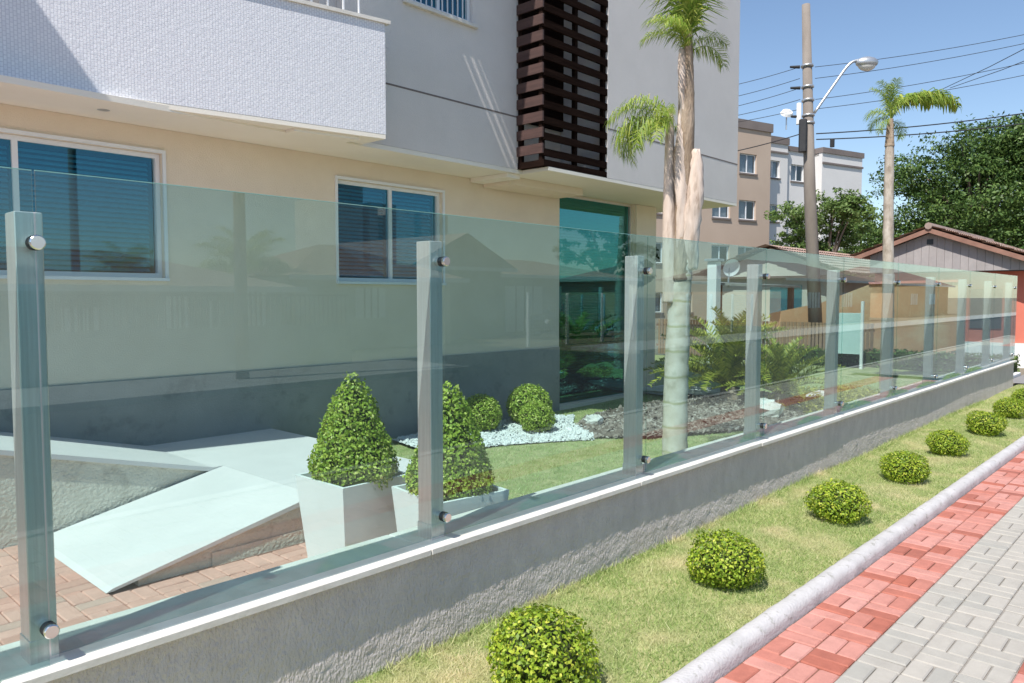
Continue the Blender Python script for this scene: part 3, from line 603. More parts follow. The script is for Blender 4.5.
stones('pebbles', GRAV, 7000, 0.012, 0.03, 0.5, M['gravel'], 0.008, 'white pebbles around the clipped ball shrubs', 'pebbles', rg)
stones('bark_chips', CHIP, 12000, 0.02, 0.05, 0.35, M['chips'], 0.01, 'grey brown bark chips around the palm and cycads', 'bark chips', rg)
def ball_leaves(name, n, r, rg, mat, flat=0.85, smin=0.02, smax=0.034, amp=0.1, low=-0.75):
    d = unit(rg.normal(0, 1, (n, 3))); d = d[d[:, 2] > low]; n = len(d)
    rad = r * lumps(d, rg, 40, amp, 0.33) * rg.choice([1.0, 0.92, 0.82], n, p=[0.55, 0.28, 0.17]) + rg.normal(0, 0.01, n)
    pos = d * rad[:, None] * np.array([1, 1, flat])
    return leaves_mesh(name, pos, d + np.array([0, 0, 0.3]), rg.uniform(smin, smax, n), mat, 0.6, rg)
def ball_core(r, flat):
    mb = MB(); n, m = 14, 8
    for i in range(m + 1):
        ph = math.pi * i / m
        for j in range(n): w = 2 * math.pi * j / n; q = max(math.sin(ph), 0.02) * r * 0.80; mb.v.append((q * math.cos(w), q * math.sin(w), -math.cos(ph) * r * 0.80 * flat))
    for i in range(m):
        for j in range(n): a = i * n + j; b = i * n + (j + 1) % n; mb.f.append((a, b, b + n, a + n))
    return mb.mesh('inner_twigs', M['twig'], True)
def ball(name, loc, r, flat, label, group, leaf_me, core_me, rz, sc=1.0):
    e = empty(name, loc, rz, label=label, cat='shrub', group=group); e.scale = (sc, sc, sc)
    zc = r * flat * 0.93
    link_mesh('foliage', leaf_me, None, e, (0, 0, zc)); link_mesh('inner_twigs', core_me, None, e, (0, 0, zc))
    MB().tube([(0, 0, -0.03), (0.004, 0, zc)], [0.012, 0.008], 6).build('stem', M['bark'], e); return e
bl = ball_leaves('foliage', 4200, 0.26, np.random.default_rng(31), M['box_leaf'], 0.92, 0.022, 0.038, 0.05)
bc = ball_core(0.26, 0.92)
for (x, y, s, lb) in ((6.72, 6.72, 0.98, 'clipped ball shrub at the left end of the white pebbles'), (7.52, 6.62, 1.12, 'largest clipped ball shrub on the white pebbles by the dark wall'), (7.12, 6.14, 0.82, 'smallest clipped ball shrub in front on the white pebbles')):
    ball('ball_shrub', (x, y, 0.015), 0.26, 0.92, lb, 'ball shrubs on the white pebbles', bl, bc, s * 7, s)
# kerbside shrubs
sl = [ball_leaves('foliage', 4200, 0.20, np.random.default_rng(40 + k), M['shrub_leaf'], 0.74, 0.014, 0.027, 0.16, -0.93) for k in range(4)]
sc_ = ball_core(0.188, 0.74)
names = ['nearest the camera', 'second from the camera', 'third from the camera', 'fourth from the camera', 'fifth from the camera', 'sixth from the camera', 'seventh from the camera', 'eighth from the camera']
for k, (x, y, s) in enumerate([(2.40, 2.04, 1.06), (4.02, 2.02, 0.98), (5.68, 1.97, 0.98), (7.36, 1.98, 0.93), (8.88, 1.99, 0.90), (10.5, 1.95, 0.97), (12.2, 1.99, 0.95), (13.7, 2.02, 0.95)]):
    ball('round_shrub', (x, y, float(lawn_z(x, y)) - 0.005), 0.20, 0.74, 'round yellow green shrub in the lawn strip, ' + names[k], 'round shrubs along the kerb', sl[k % 4], sc_, k * 1.9, s)
for k, x in enumerate((15.4, 17.1)):
    ball('round_shrub', (x, 2.0, float(lawn_z(x, 2.0)) - 0.005), 0.20, 0.74, 'round yellow green shrub in the lawn strip, %s from the camera' % ('ninth', 'tenth')[k], 'round shrubs along the kerb', sl[(k + 1) % 4], sc_, k * 2.3 + 1, 0.95)

# ------------------------------------------------------------ main building
WY, SZ = 7.30, 3.27
bld = empty('modern_house', (7.0, 7.3, 0), label='modern house with white upper floor, beige ground floor and brown louvre box', cat='building')
def part(mb, name, mat, parent=None, smooth=False):
    o = mb.build(name, mat, None, smooth)
    if parent is None: return place(o, bld)
    o.parent = parent; return o
def wall_holes(x0, x1, z0, z1, y0, y1, holes):
    """wall slab with real openings: front, back, reveals and outer edges"""
    xs = sorted({x0, x1, *[h[0] for h in holes], *[h[1] for h in holes]}); zs = sorted({z0, z1, *[h[2] for h in holes], *[h[3] for h in holes]})
    mb = MB()
    for a, b in zip(xs[:-1], xs[1:]):
        for c, d in zip(zs[:-1], zs[1:]):
            if any(h[0] <= a and b <= h[1] and h[2] <= c and d <= h[3] for h in holes): continue
            mb.quad((a, y0, c), (b, y0, c), (b, y0, d), (a, y0, d)); mb.quad((b, y1, c), (a, y1, c), (a, y1, d), (b, y1, d))
    for (a, b, c, d) in holes + [(x1, x0, z0, z1)]:
        mb.quad((a, y0, c), (a, y0, d), (a, y1, d), (a, y1, c)); mb.quad((b, y0, d), (b, y0, c), (b, y1, c), (b, y1, d))
        mb.quad((a, y0, d), (b, y0, d), (b, y1, d), (a, y1, d)); mb.quad((b, y0, c), (a, y0, c), (a, y1, c), (b, y1, c))
    return mb
W1, W2, DR = (0.72, 3.08, 1.88, 3.04), (5.02, 6.61, 1.88, 3.03), (8.98, 10.98, 0.02, 3.262)
part(wall_holes(-6, 11.60, -0.2, SZ - 0.002, WY, WY + 0.2, [W1, W2, DR]), 'ground_floor_wall', M['beige'])
part(MB().box(-6, 8.975, WY - 0.02, WY - 0.001, -0.2, 0.94), 'lower_band', M['lower_band'])  # separate darker grey band along the foot of the beige wall
part(MB().box(11.40, 11.598, WY + 0.202, 14, -0.2, SZ - 0.002), 'end_wall', M['beige'])
part(MB().box(11.0, 11.62, WY - 0.045, WY - 0.002, -0.2, SZ - 0.004), 'pier', M['beige'])
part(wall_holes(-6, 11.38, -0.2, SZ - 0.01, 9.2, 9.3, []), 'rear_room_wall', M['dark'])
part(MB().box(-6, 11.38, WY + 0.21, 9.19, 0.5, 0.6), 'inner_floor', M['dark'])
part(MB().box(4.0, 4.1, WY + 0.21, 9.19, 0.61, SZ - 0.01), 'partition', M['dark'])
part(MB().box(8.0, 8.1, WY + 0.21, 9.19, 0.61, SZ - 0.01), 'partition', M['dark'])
def window(h, panes, blind=True, mat='pane', fr=0.04, name='window', framemat='frame', sill=True):
    x0, x1, z0, z1 = h; y = WY + 0.05
    mb = MB(); g = 0.002
    mb.box(x0 + g, x1 - g, y, y + 0.07, z1 - fr - g, z1 - g).box(x0 + g, x1 - g, y, y + 0.07, z0 + g, z0 + fr + g)
    mb.box(x0 + g, x0 + fr, y + 0.001, y + 0.069, z0 + fr + g, z1 - fr - g).box(x1 - fr, x1 - g, y + 0.001, y + 0.069, z0 + fr + g, z1 - fr - g)
    es = np.linspace(x0 + fr, x1 - fr, panes + 1)
    for e in es[1:-1]: mb.box(e - 0.022, e + 0.022, y + 0.002, y + 0.068, z0 + fr + g, z1 - fr - g)
    w = part(mb, name, M[framemat])
    # painted architrave round the opening
    if sill:
        m2 = MB(); t = 0.03; yy0, yy1 = WY - 0.018, WY - 0.0005
        m2.box(x0 - t, x1 + t, yy0, yy1, z1, z1 + t).box(x0 - t, x1 + t, yy0 - 0.02, yy1, z0 - t, z0 - 0.001).box(x0 - t, x0 - 0.001, yy0, yy1, z0, z1 - 0.001).box(x1 + 0.001, x1 + t, yy0, yy1, z0, z1 - 0.001)
        o = m2.build('surround', M[framemat]); o.parent = w
    for a, b in zip(es[:-1], es[1:]):
        o = MB().box(a + 0.022, b - 0.022, y + 0.03, y + 0.036, z0 + fr, z1 - fr).build('pane', M[mat]); o.parent = w
    if blind:
        for a, b in zip(es[:-1], es[1:]):
            mb = MB(); n = int((z1 - z0 - 0.1) / 0.045)
            for k in range(n):
                z = z0 + 0.06 + k * 0.045
                mb.quad((a + 0.03, y + 0.10, z), (b - 0.03, y + 0.10, z), (b - 0.03, y + 0.135, z + 0.030), (a + 0.03, y + 0.135, z + 0.030))
            o = mb.build('blind', M['blind']); o.parent = w; o['kind'] = 'stuff'
    return w
window(W1, 2); window(W2, 2); window(DR, 1, blind=True, mat='pane_green', fr=0.03, name='glass_door', framemat='steel', sill=False)
# slab, soffits and upper volumes
part(MB().box(-6, 7.34, 6.58, 14, SZ, SZ + 0.05), 'soffit', M['soffit'])
part(MB().box(7.342, 12.42, 6.142, 14, SZ + 0.004, SZ + 0.05), 'soffit', M['soffit'])
part(MB().box(7.345, 8.90, 6.80, 7.29, SZ - 0.10, SZ + 0.002), 'beam', M['beige'])
part(MB().box(7.10, 7.338, 6.62, 7.29, SZ - 0.055, SZ - 0.002), 'beam', M['soffit'])
UW = (5.45, 6.45, 4.92, 6.1)
part(wall_holes(4.60, 7.338, SZ + 0.052, 7.45, 6.578, 6.80, [UW]), 'upper_wall', M['whitewall'])
part(MB().box(7.14, 7.338, 6.802, 9.0, SZ + 0.052, 7.45), 'upper_return_wall', M['whitewall'])
part(MB().box(4.40, 4.598, 6.66, 9.0, SZ + 0.052, 7.45), 'upper_return_wall', M['whitewall'])
part(MB().box(-6, 4.398, 8.4, 8.6, SZ + 0.052, 7.45), 'recessed_wall', M['beige'])
part(MB().box(8.58, 12.42, 6.141, 13.9, SZ + 0.052, 8.2), 'upper_volume', M['whitewall'])
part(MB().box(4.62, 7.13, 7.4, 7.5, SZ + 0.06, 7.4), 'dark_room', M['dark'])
# recessed seam lines in the render
part(MB().box(4.605, 7.333, 6.5755, 6.5778, 3.965, 3.985), 'seam', M['apt_trim']); part(MB().box(8.585, 12.415, 6.1385, 6.1408, 3.975, 3.995), 'seam', M['apt_trim'])
# upper window with grille
mb = MB(); x0, x1, z0, z1 = UW
mb.box(x0 + .002, x1 - .002, 6.62, 6.69, z0 + .002, z0 + 0.05).box(x0 + .002, x0 + 0.05, 6.621, 6.689, z0 + 0.051, z1 - .002).box(x1 - 0.05, x1 - .002, 6.621, 6.689, z0 + 0.051, z1 - .002).box(5.93, 5.97, 6.622, 6.688, z0 + 0.051, z1 - .002)
w = part(mb, 'window', M['frame']); o = MB().box(x0 + .05, x1 - .05, 6.65, 6.656, z0 + .05, z1).build('pane', M['pane']); o.parent = w
m2 = MB()
for k in range(12): xx = x0 + 0.06 + k * 0.08; m2.box(xx, xx + 0.012, 6.60, 6.612, z0 + 0.02, z1)
o = m2.build('grille', M['frame']); o.parent = w
o = MB().bbox(x0 - 0.06, x1 + 0.06, 6.53, 6.577, z0 - 0.04, z0 - 0.001, 0.004).build('sill', M['cap']); o.parent = w
# unseen eave shading the wall, its slots shaped to let a sun streak through
part(MB().box(4.66, 8.57, 5.965, 6.577, 7.46, 7.6), 'eave', M['soffit']); part(MB().box(2.2, 4.30, 5.965, 6.577, 7.46, 7.6), 'eave', M['soffit'])
part(MB().box(4.302, 4.658, 6.18, 6.577, 7.46, 7.6), 'eave', M['soffit']); part(MB().box(4.302, 4.658, 5.965, 5.982, 7.46, 7.6), 'eave', M['soffit'])
part(MB().box(4.41, 4.435, 5.984, 6.178, 7.48, 7.58), 'eave_bar', M['soffit']); part(MB().box(4.55, 4.565, 5.984, 6.178, 7.48, 7.58), 'eave_bar', M['soffit'])
part(MB().box(-6, 12.42, 6.80, 14, 7.602, 7.8), 'roof', M['concrete'])
# balcony: mosaic parapet, slightly skewed
def bal_y(x): return 6.197 + (4.853 - x) * 0.19
bpts = [(4.853, 6.197), (4.853, 6.577), (-4, 6.9 + 1.4), (-4, bal_y(-4))]
para = [(4.853, 6.197), (4.853, 6.36), (-4, bal_y(-4) + 0.163), (-4, bal_y(-4))]
BZ0, BZ1 = 3.335, 4.425
bal = part(MB().prism(para, 'z', BZ0, BZ1), 'balcony', M['mosaic'])
cap_pts = [(4.90, 6.165), (4.90, 6.40), (-4, bal_y(-4) + 0.20), (-4, bal_y(-4) - 0.022)]
o = MB().prism(cap_pts, 'z', BZ1 + 0.001, BZ1 + 0.035).build('coping', M['cap']); o.parent = bal
o = MB().prism([(4.851, 6.199), (4.851, 6.576), (3.9, 6.576), (-4, 8.3), (-4, bal_y(-4) + 0.002)], 'z', BZ0 - 0.045, BZ0 - 0.001).build('balcony_soffit', M['soffit']); o.parent = bal
o = MB().prism([(4.60, 6.30), (4.60, 6.575), (3.95, 6.575), (3.95, 6.42)], 'z', BZ0 - 0.075, BZ0 - 0.046).build('beam_stub', M['soffit']); o.parent = bal
rail = MB()
for k in range(8): rail.box(3.5 + k * 0.16, 3.515 + k * 0.16, bal_y(3.5 + k * 0.16) + 0.07, bal_y(3.5 + k * 0.16) + 0.085, BZ1 + 0.036, BZ1 + 0.65)
o = rail.build('railing', M['frame']); o.parent = bal
for (x, y) in ((0.2, 7.0), (2.45, 6.93)):
    mb = disc(0.05, 0, 0.006); o = mb.build('spot_lamp', M['galv']); o.rotation_euler = (R(90), 0, 0); place(o, bld); o.location = Vector((x, y, SZ - 0.0005)) - bld.location
# louvre box
LX0, LX1, LY0, LY1 = 7.245, 8.576, 6.141, 6.574
lb = MB().box(LX0, LX1, LY0, LY1 + 0.5, SZ + 0.052, SZ + 0.13)
for x in (LX0, 7.90, LX1 - 0.06): lb.box(x, x + 0.055, LY0 + 0.03, LY0 + 0.085, SZ + 0.131, 8.1)
lb.box(LX0, LX0 + 0.055, LY1 - 0.06, LY1 - 0.005, SZ + 0.131, 8.1)
lbox = part(lb, 'louvre_box', M['wood'])
o = MB().box(7.36, 8.57, 6.95, 7.0, SZ + 0.06, 4.05).build('back_wall', M['beige']); o.parent = lbox
o = MB().box(7.36, 8.57, 6.90, 6.95, 4.052, 8.1).build('back_panel', M['wood']); o.parent = lbox
o = MB().box(7.35, 8.57, 6.2, 6.89, 7.3, 7.4).build('top_panel', M['wood']); o.parent = lbox
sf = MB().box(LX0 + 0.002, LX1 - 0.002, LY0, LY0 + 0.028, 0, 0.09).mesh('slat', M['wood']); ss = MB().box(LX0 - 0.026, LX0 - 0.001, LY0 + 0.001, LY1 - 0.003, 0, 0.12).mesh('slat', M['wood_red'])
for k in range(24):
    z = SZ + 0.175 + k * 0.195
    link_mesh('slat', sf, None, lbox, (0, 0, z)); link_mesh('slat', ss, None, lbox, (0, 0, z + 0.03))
# slab added further left, out of the frame, to shade the parapet's left part
part(MB().prism([(0.35, 5.75), (0.35, 8.3), (-5, 9.4), (-5, 6.9)], 'z', 6.2, 6.4), 'shade_slab', M['soffit'])

# ------------------------------------------------------------ palms and cycads
def frond_mesh(name, L_, rise, droop, leaf_len, n, mat, seed, leaf_w=0.018, vee=0.5, hang=0.5, start=0.12):
    """rachis along +x that climbs then droops; strap leaflets either side"""
    rg = np.random.default_rng(seed); t = np.linspace(0, 1, 60)
    ang = rise - droop * t ** 1.3; ds = L_ / 59
    x = np.concatenate([[0], np.cumsum(np.cos(ang[:-1]) * ds)]); z = np.concatenate([[0], np.cumsum(np.sin(ang[:-1]) * ds)])
    V, F, RN = [], [], []
    def quad(a, b, c, d, r):
        k = len(V); V.extend([a, b, c, d]); F.append((k, k + 1, k + 2, k + 3)); RN.extend([r] * 4)
    for i in range(59):
        w0, w1 = 0.016 * (1 - t[i]) + 0.003, 0.016 * (1 - t[i + 1]) + 0.003
        quad((x[i], -w0, z[i]), (x[i + 1], -w1, z[i + 1]), (x[i + 1], 0, z[i + 1] + w1), (x[i], 0, z[i] + w0), 0.8)
        quad((x[i], 0, z[i] + w0), (x[i + 1], 0, z[i + 1] + w1), (x[i + 1], w1, z[i + 1]), (x[i], w0, z[i]), 0.8)
    for k in range(n):
        u = start + (1 - start) * (k + 0.5) / n; i = min(int(u * 59), 58); a = ang[i]
        T_ = np.array([math.cos(a), 0, math.sin(a)]); U_ = np.array([-math.sin(a), 0, math.cos(a)])
        ll = leaf_len * (0.35 + 0.65 * math.sin(math.pi * min(max((u - start * 0.5), 0.02), 0.97) ** 0.8)) * rg.uniform(0.8, 1.1)
        for sd in (-1, 1):
            out = unit((T_ * rg.uniform(0.3, 1.1) + np.array([0, sd, 0]) + U_ * (vee + rg.normal(0, 0.35)))[None])[0]
            p0 = np.array([x[i], 0, z[i]]); p1 = p0 + out * ll * 0.5
            o2 = unit((out + np.array([0, 0, -hang - rg.uniform(0, 0.5) * hang]))[None])[0]; p2 = p1 + o2 * ll * 0.5
            wv = unit(np.cross(out, U_ * 0.8 + np.array([0, 0, 0.3]))[None])[0] * leaf_w; r = rg.random()
            quad(p0 - wv * 0.5, p1 - wv, p1 + wv, p0 + wv * 0.5, r); quad(p1 - wv, p2 - wv * 0.12, p2 + wv * 0.12, p1 + wv, r)
    return np_mesh(name, np.array(V, float), np.array(F), mat, RN)
fr_up = frond_mesh('frond', 1.6, R(80), R(70), 0.50, 75, M['palm_leaf'], 1, 0.0085, 0.45, 0.8)
fr_arch = frond_mesh('frond', 1.5, R(58), R(125), 0.52, 75, M['palm_leaf'], 2, 0.0085, 0.25, 1.5)
fr_hang = frond_mesh('frond', 1.15, R(35), R(140), 0.50, 65, M['palm_leaf'], 3, 0.0085, 0.1, 2.0)
palm = empty('queen_palm', (5.79, 3.40, -0.05), label='twin stemmed palm with ringed pale trunk behind the third glass panel', cat='palm tree')
def curved(pts, n=26):
    pts = [Vector(p) for p in pts]; out = []
    for i in range(n):
        u = i / (n - 1) * (len(pts) - 1); k = min(int(u), len(pts) - 2); t = u - k
        p0, p1, p2, p3 = pts[max(k - 1, 0)], pts[k], pts[k + 1], pts[min(k + 2, len(pts) - 1)]
        out.append(0.5 * ((2 * p1) + (p2 - p0) * t + (2 * p0 - 5 * p1 + 4 * p2 - p3) * t * t + (3 * p1 - p0 - 3 * p2 + p3) * t ** 3))
    return out
def trunk(name, pts, r0, r1, mat, parent, seed, ringy=0.0, n=16, m=60, bulge=None):
    rg = np.random.default_rng(seed); c = curved(pts, m); rr = []
    for i in range(m):
        u = i / (m - 1); r = r0 + (r1 - r0) * u
        if ringy: r *= 1 + ringy * (1 if i % 6 == 0 else 0)
        if bulge: r *= 1 + bulge[0] * math.exp(-((u - bulge[1]) / bulge[2]) ** 2)
        rr.append(r * (1 + rg.normal(0, 0.012)))
    mb = MB().tube(c, rr, n); v = np.array(mb.v); v += rg.normal(0, r1 * 0.03, v.shape); mb.v = [tuple(p) for p in v]
    return mb.build(name, mat, parent, True)
trunk('trunk', [(0, 0, 0), (0.0, 0.0, 0.9), (0.035, -0.005, 1.75), (0.06, -0.01, 2.16)], 0.112, 0.092, M['palmtrunk'], palm, 5, 0.012)
# upper stems in the palm's own frame: +right is (0.677,-0.736)
Rv = Vector((0.677, -0.736, 0))
def pr(r, f, z): return tuple(Rv * r + Vector((0.736, 0.677, 0)) * f + Vector((0, 0, z)))
trunk('stem', [pr(0.02, 0, 1.9), pr(0.035, 0, 2.35), pr(0.055, 0, 2.9), pr(0.06, 0, 3.45), pr(0.07, 0, 3.75), pr(0.07, 0, 4.0)], 0.078, 0.03, M['fibre'], palm, 6, 0.03, bulge=(0.35, 0.55, 0.2))
trunk('stem', [pr(-0.05, 0.02, 1.7), pr(-0.07, 0.02, 2.3), pr(-0.075, 0.02, 2.8), pr(-0.075, 0.02, 3.2), pr(-0.075, 0.02, 3.35)], 0.07, 0.022, M['sheath'], palm, 7, 0.012)
def sheath(pts, wid, seed):
    """torn leaf base: a curved strip wrapped half round the stem"""
    rg = np.random.default_rng(seed); mb = MB(); c = curved(pts, 22); n = 9
    for i, p in enumerate(c):
        u = i / 21; w = wid * math.sin(math.pi * (0.12 + 0.80 * u)) ** 0.7
        for j in range(n):
            a = (j / (n - 1) - 0.5) * 2.2 - math.pi / 2
            mb.v.append(tuple(p + Rv * math.cos(a) * w + Vector((0.736, 0.677, 0)) * math.sin(a) * w * 0.8 + Vector(rg.normal(0, 0.004, 3))))
    for i in range(21):
        for j in range(n - 1): a = i * n + j; mb.f.append((a, a + 1, a + n + 1, a + n))
    o = mb.build('leaf_sheath', M['sheath'], palm, True)
    md = o.modifiers.new('thickness', 'SOLIDIFY'); md.thickness = 0.008
    return o
sheath([pr(0.12, -0.02, 1.98), pr(0.10, -0.04, 2.3), pr(0.13, -0.05, 2.65), pr(0.14, -0.04, 3.0)], 0.085, 8)
sheath([pr(0.015, -0.03, 2.1), pr(0.02, -0.04, 2.5), pr(0.0, -0.03, 2.9), pr(0.02, -0.02, 3.35)], 0.06, 9)
sheath([pr(0.04, -0.01, 3.0), pr(0.04, -0.02, 3.3), pr(0.015, -0.02, 3.6), pr(0.01, 0, 3.85)], 0.05, 10)
def crown(parent, top, specs):
    for me, az, sc, tilt in specs:
        link_mesh('frond', me, None, parent, top, (0, tilt, az)).scale = (sc, sc, sc)
AZR = math.atan2(-0.736, 0.677)      # azimuth of image right
crown(palm, pr(0.07, 0, 3.78), [(fr_up, AZR + a, s, t) for a, s, t in ((0.0, 0.8, -0.1), (0.9, 0.9, -0.2), (2.2, 0.85, -0.15), (3.3, 0.8, -0.05), (4.4, 0.9, -0.2), (5.4, 0.8, -0.1))]
      + [(fr_arch, AZR + a, s, t) for a, s, t in ((0.15, 0.30, -0.2), (2.95, 0.34, -0.25), (4.0, 0.38, -0.2), (3.5, 0.38, -0.4))] + [(fr_hang, AZR + 0.35, 0.4, -0.3)])
crown(palm, pr(-0.085, 0.02, 3.18), [(fr_arch, AZR + a, s, t) for a, s, t in ((3.05, 0.42, 0.0), (3.5, 0.38, -0.2), (2.5, 0.34, 0.1), (4.4, 0.3, 0))] + [(fr_hang, AZR + a, s, t) for a, s, t in ((3.2, 0.54, 0.0), (2.8, 0.5, 0.1), (3.7, 0.45, 0.1), (3.0, 0.46, 0.35), (0.4, 0.26, 0.1), (4.2, 0.4, 0))])
palm2 = empty('slender_palm', (15.0, 4.40, -0.05), label='tall slender palm with one long frond blown to the right', cat='palm tree')
trunk('trunk', [(0, 0, 0), (0, 0, 1.6), (0.04, 0.05, 3.2), (0.06, 0.07, 4.55)], 0.118, 0.075, M['trunk_grey'], palm2, 15, 0.03)
trunk('crown_shaft', [(0.06, 0.07, 4.5), (0.06, 0.07, 5.0)], 0.085, 0.05, M['fibre'], palm2, 16)
fr_side = frond_mesh('frond', 1.55, R(62), R(118), 0.42, 60, M['palm_leaf'], 4, 0.026, 0.0, 2.2, 0.25)
crown(palm2, (0.06, 0.07, 4.95), [(fr_side, AZR - 0.05, 0.95, 0), (fr_side, AZR + 0.35, 0.85, -0.15), (fr_arch, AZR - 0.4, 0.7, -0.2), (fr_up, AZR + 2.6, 0.48, -0.2), (fr_up, AZR + 3.4, 0.5, -0.35), (fr_up, AZR + 1.2, 0.5, -0.4), (fr_hang, AZR + 3.1, 0.5, -0.5), (fr_up, AZR + 4.6, 0.5, -0.3), (fr_hang, AZR + 2.2, 0.45, -0.2), (fr_hang, AZR + 0.4, 0.45, 0.4), (fr_hang, AZR + 3.6, 0.4, 0.3)])
cyf = [frond_mesh('frond', 1.15, R(66 + 8 * k), R(52 + 16 * k), 0.14, 60, M['cycad_leaf'], 50 + k, 0.008, 0.6, 0.08, 0.08) for k in range(3)]
def cycad(loc, sc, n, label, seed):
    rg = np.random.default_rng(seed); e = empty('cycad', loc, label=label, cat='cycad', group='cycads in the mulch bed')
    trunk('trunk', [(0, 0, -0.05), (0, 0, 0.1), (0.01, 0, 0.24)], 0.14 * sc, 0.12 * sc, M['fibre'], e, seed, 0.05, m=20)
    for k in range(n):
        o = link_mesh('frond', cyf[k % 3], None, e, (0, 0, 0.20), (0, rg.uniform(-0.45, 0.75), 2 * math.pi * k / n * 3.0 + rg.normal(0, 0.2))); s = sc * rg.uniform(0.85, 1.1); o.scale = (s, s, s)
cycad((11.5, 5.75, 0), 1.25, 60, 'yellowish cycad beside the palm trunk, left of the fourth post', 60)
cycad((11.2, 4.75, 0), 0.85, 48, 'darker smaller cycad just right of the fourth post', 61)
lump('boulder', (10.2, 4.55, 0.0), (0.30, 0.20, 0.26), 1, 'pale boulder at the foot of the darker cycad', M['rock'], 'rock', 'pale garden boulders')
lump('boulder', (11.6, 6.7, 0.0), (0.75, 0.32, 0.15), 2, 'long flat white rock behind the mulch near the palm trunk', M['rock'], 'rock', 'pale garden boulders')
lump('boulder', (12.6, 4.7, 0.0), (0.4, 0.15, 0.14), 3, 'thin pale rock in the yellow ground cover right of the cycads', M['rock'], 'rock', 'pale garden boulders')
lump('boulder', (8.05, 5.95, 0.0), (0.20, 0.13, 0.14), 4, 'small grey rock between the white pebbles and the bark', M['rock'], 'rock', 'pale garden boulders')
cvp = np.column_stack([rg.uniform(10.8, 14.2, 6500), rg.uniform(3.7, 5.9, 6500)]); cvp = cvp[((cvp[:, 0] - 12.5) / 1.7) ** 2 + ((cvp[:, 1] - 4.6) / 0.75) ** 2 < 1]
cv = np.column_stack([cvp, rg.uniform(0.0, 0.12, len(cvp))])
tag(link_mesh('ground_cover', leaves_mesh('ground_cover', cv, np.tile([0, 0, 1.0], (len(cv), 1)), 0.07, M['cover_leaf'], 0.4, rg, 0.9)), 'yellow ground cover around the foot of the cycads', 'ground cover', kind='stuff')

# ------------------------------------------------------------ trees
def tree(name, loc, label, clusters, mat, nleaf, lsize, seed, trunk_h, group=None, tr=0.16, rz=0):
    rg = np.random.default_rng(seed); e = empty(name, loc, rz, label=label, cat='tree', group=group)
    mb = MB().tube(curved([(0, 0, -0.1), (0.05, 0.05, trunk_h * 0.5), (0, 0.1, trunk_h)], 10), list(np.linspace(tr * 1.2, tr * 0.7, 10)), 10)
    for (x, y, z, rx, rz_) in clusters:
        mb.tube(curved([(0, 0.1, trunk_h * 0.9), (x * 0.45, y * 0.45, trunk_h + (z - trunk_h) * 0.6), (x, y, z)], 8), list(np.linspace(tr * 0.5, tr * 0.08, 8)), 6)
    mb.build('trunk', M['bark'], e, True)
    P_, N_ = [], []
    tot = sum(c[3] ** 2 for c in clusters)
    for (x, y, z, rx, rz_) in clusters:
        n = int(nleaf * rx ** 2 / tot)
        ns = max(8, int(n / 42)); d = unit(rg.normal(0, 1, (ns, 3))); sub = d * (rg.random((ns, 1)) ** 0.45) * np.array([rx, rx, rz_]) + np.array([x, y, z])
        k = rg.integers(0, ns, n); off = rg.normal(0, 1, (n, 3)) * np.array([0.20, 0.20, 0.10]) * rx * 0.75
        P_.append(sub[k] + off); N_.append(unit(d[k] + np.array([0, 0, 0.7])))
    P_, N_ = np.concatenate(P_), np.concatenate(N_)
    link_mesh('crown', leaves_mesh('crown', P_, N_, rg.uniform(0.6, 1.3, len(P_)) * lsize, mat, 0.5, rg, 0.8), None, e)
    return e
def blob_tree(seed, k, R_, H0, H1):
    r = np.random.default_rng(seed); out = []
    for i in range(k):
        a = r.uniform(0, 6.28); q = r.random() ** 0.6 * R_; z = r.uniform(H0, H1); s = 1 - 0.55 * abs((z - (H0 + H1) * 0.45) / (H1 - H0)) * 1.3
        out.append((q * math.cos(a) * s, q * math.sin(a) * s, z, r.uniform(0.36, 0.55) * R_ * 0.72, r.uniform(0.3, 0.45) * R_ * 0.55))
    return out
def at_px(x, d, z=0.0):
    r = d * (x - 512) / 760; return (d * _cam_f[0] + r * _cam_r[0], d * _cam_f[1] + r * _cam_r[1], z)
tree('broadleaf_tree', at_px(826, 34), 'light green tree in front of the white apartment block', blob_tree(70, 22, 2.6, 2.2, 5.9), M['tree_leaf_light'], 22000, 0.15, 71, 2.2, 'trees behind the houses')
tree('broadleaf_tree', at_px(975, 36), 'large dark green tree rising behind the gabled house', blob_tree(72, 44, 5.4, 2.8, 8.8), M['tree_leaf'], 64000, 0.17, 73, 3.0, 'trees behind the houses', 0.3)
tree('broadleaf_tree', at_px(1075, 34), 'dark green tree cut by the right edge of the picture', blob_tree(74, 40, 5.2, 2.8, 9.0), M['tree_leaf'], 56000, 0.17, 75, 3.0, 'trees behind the houses', 0.3)
tree('broadleaf_tree', at_px(890, 44), 'low green tree behind the slender palm trunk', blob_tree(76, 24, 4.2, 2.0, 6.0), M['tree_leaf_light'], 30000, 0.18, 77, 2.0, 'trees behind the houses')
tree('broadleaf_tree', at_px(850, 52), 'far green tree between the pole and the slender palm', blob_tree(78, 12, 3.0, 2.0, 5.5), M['tree_leaf'], 8000, 0.26, 79, 2.0, 'trees behind the houses')

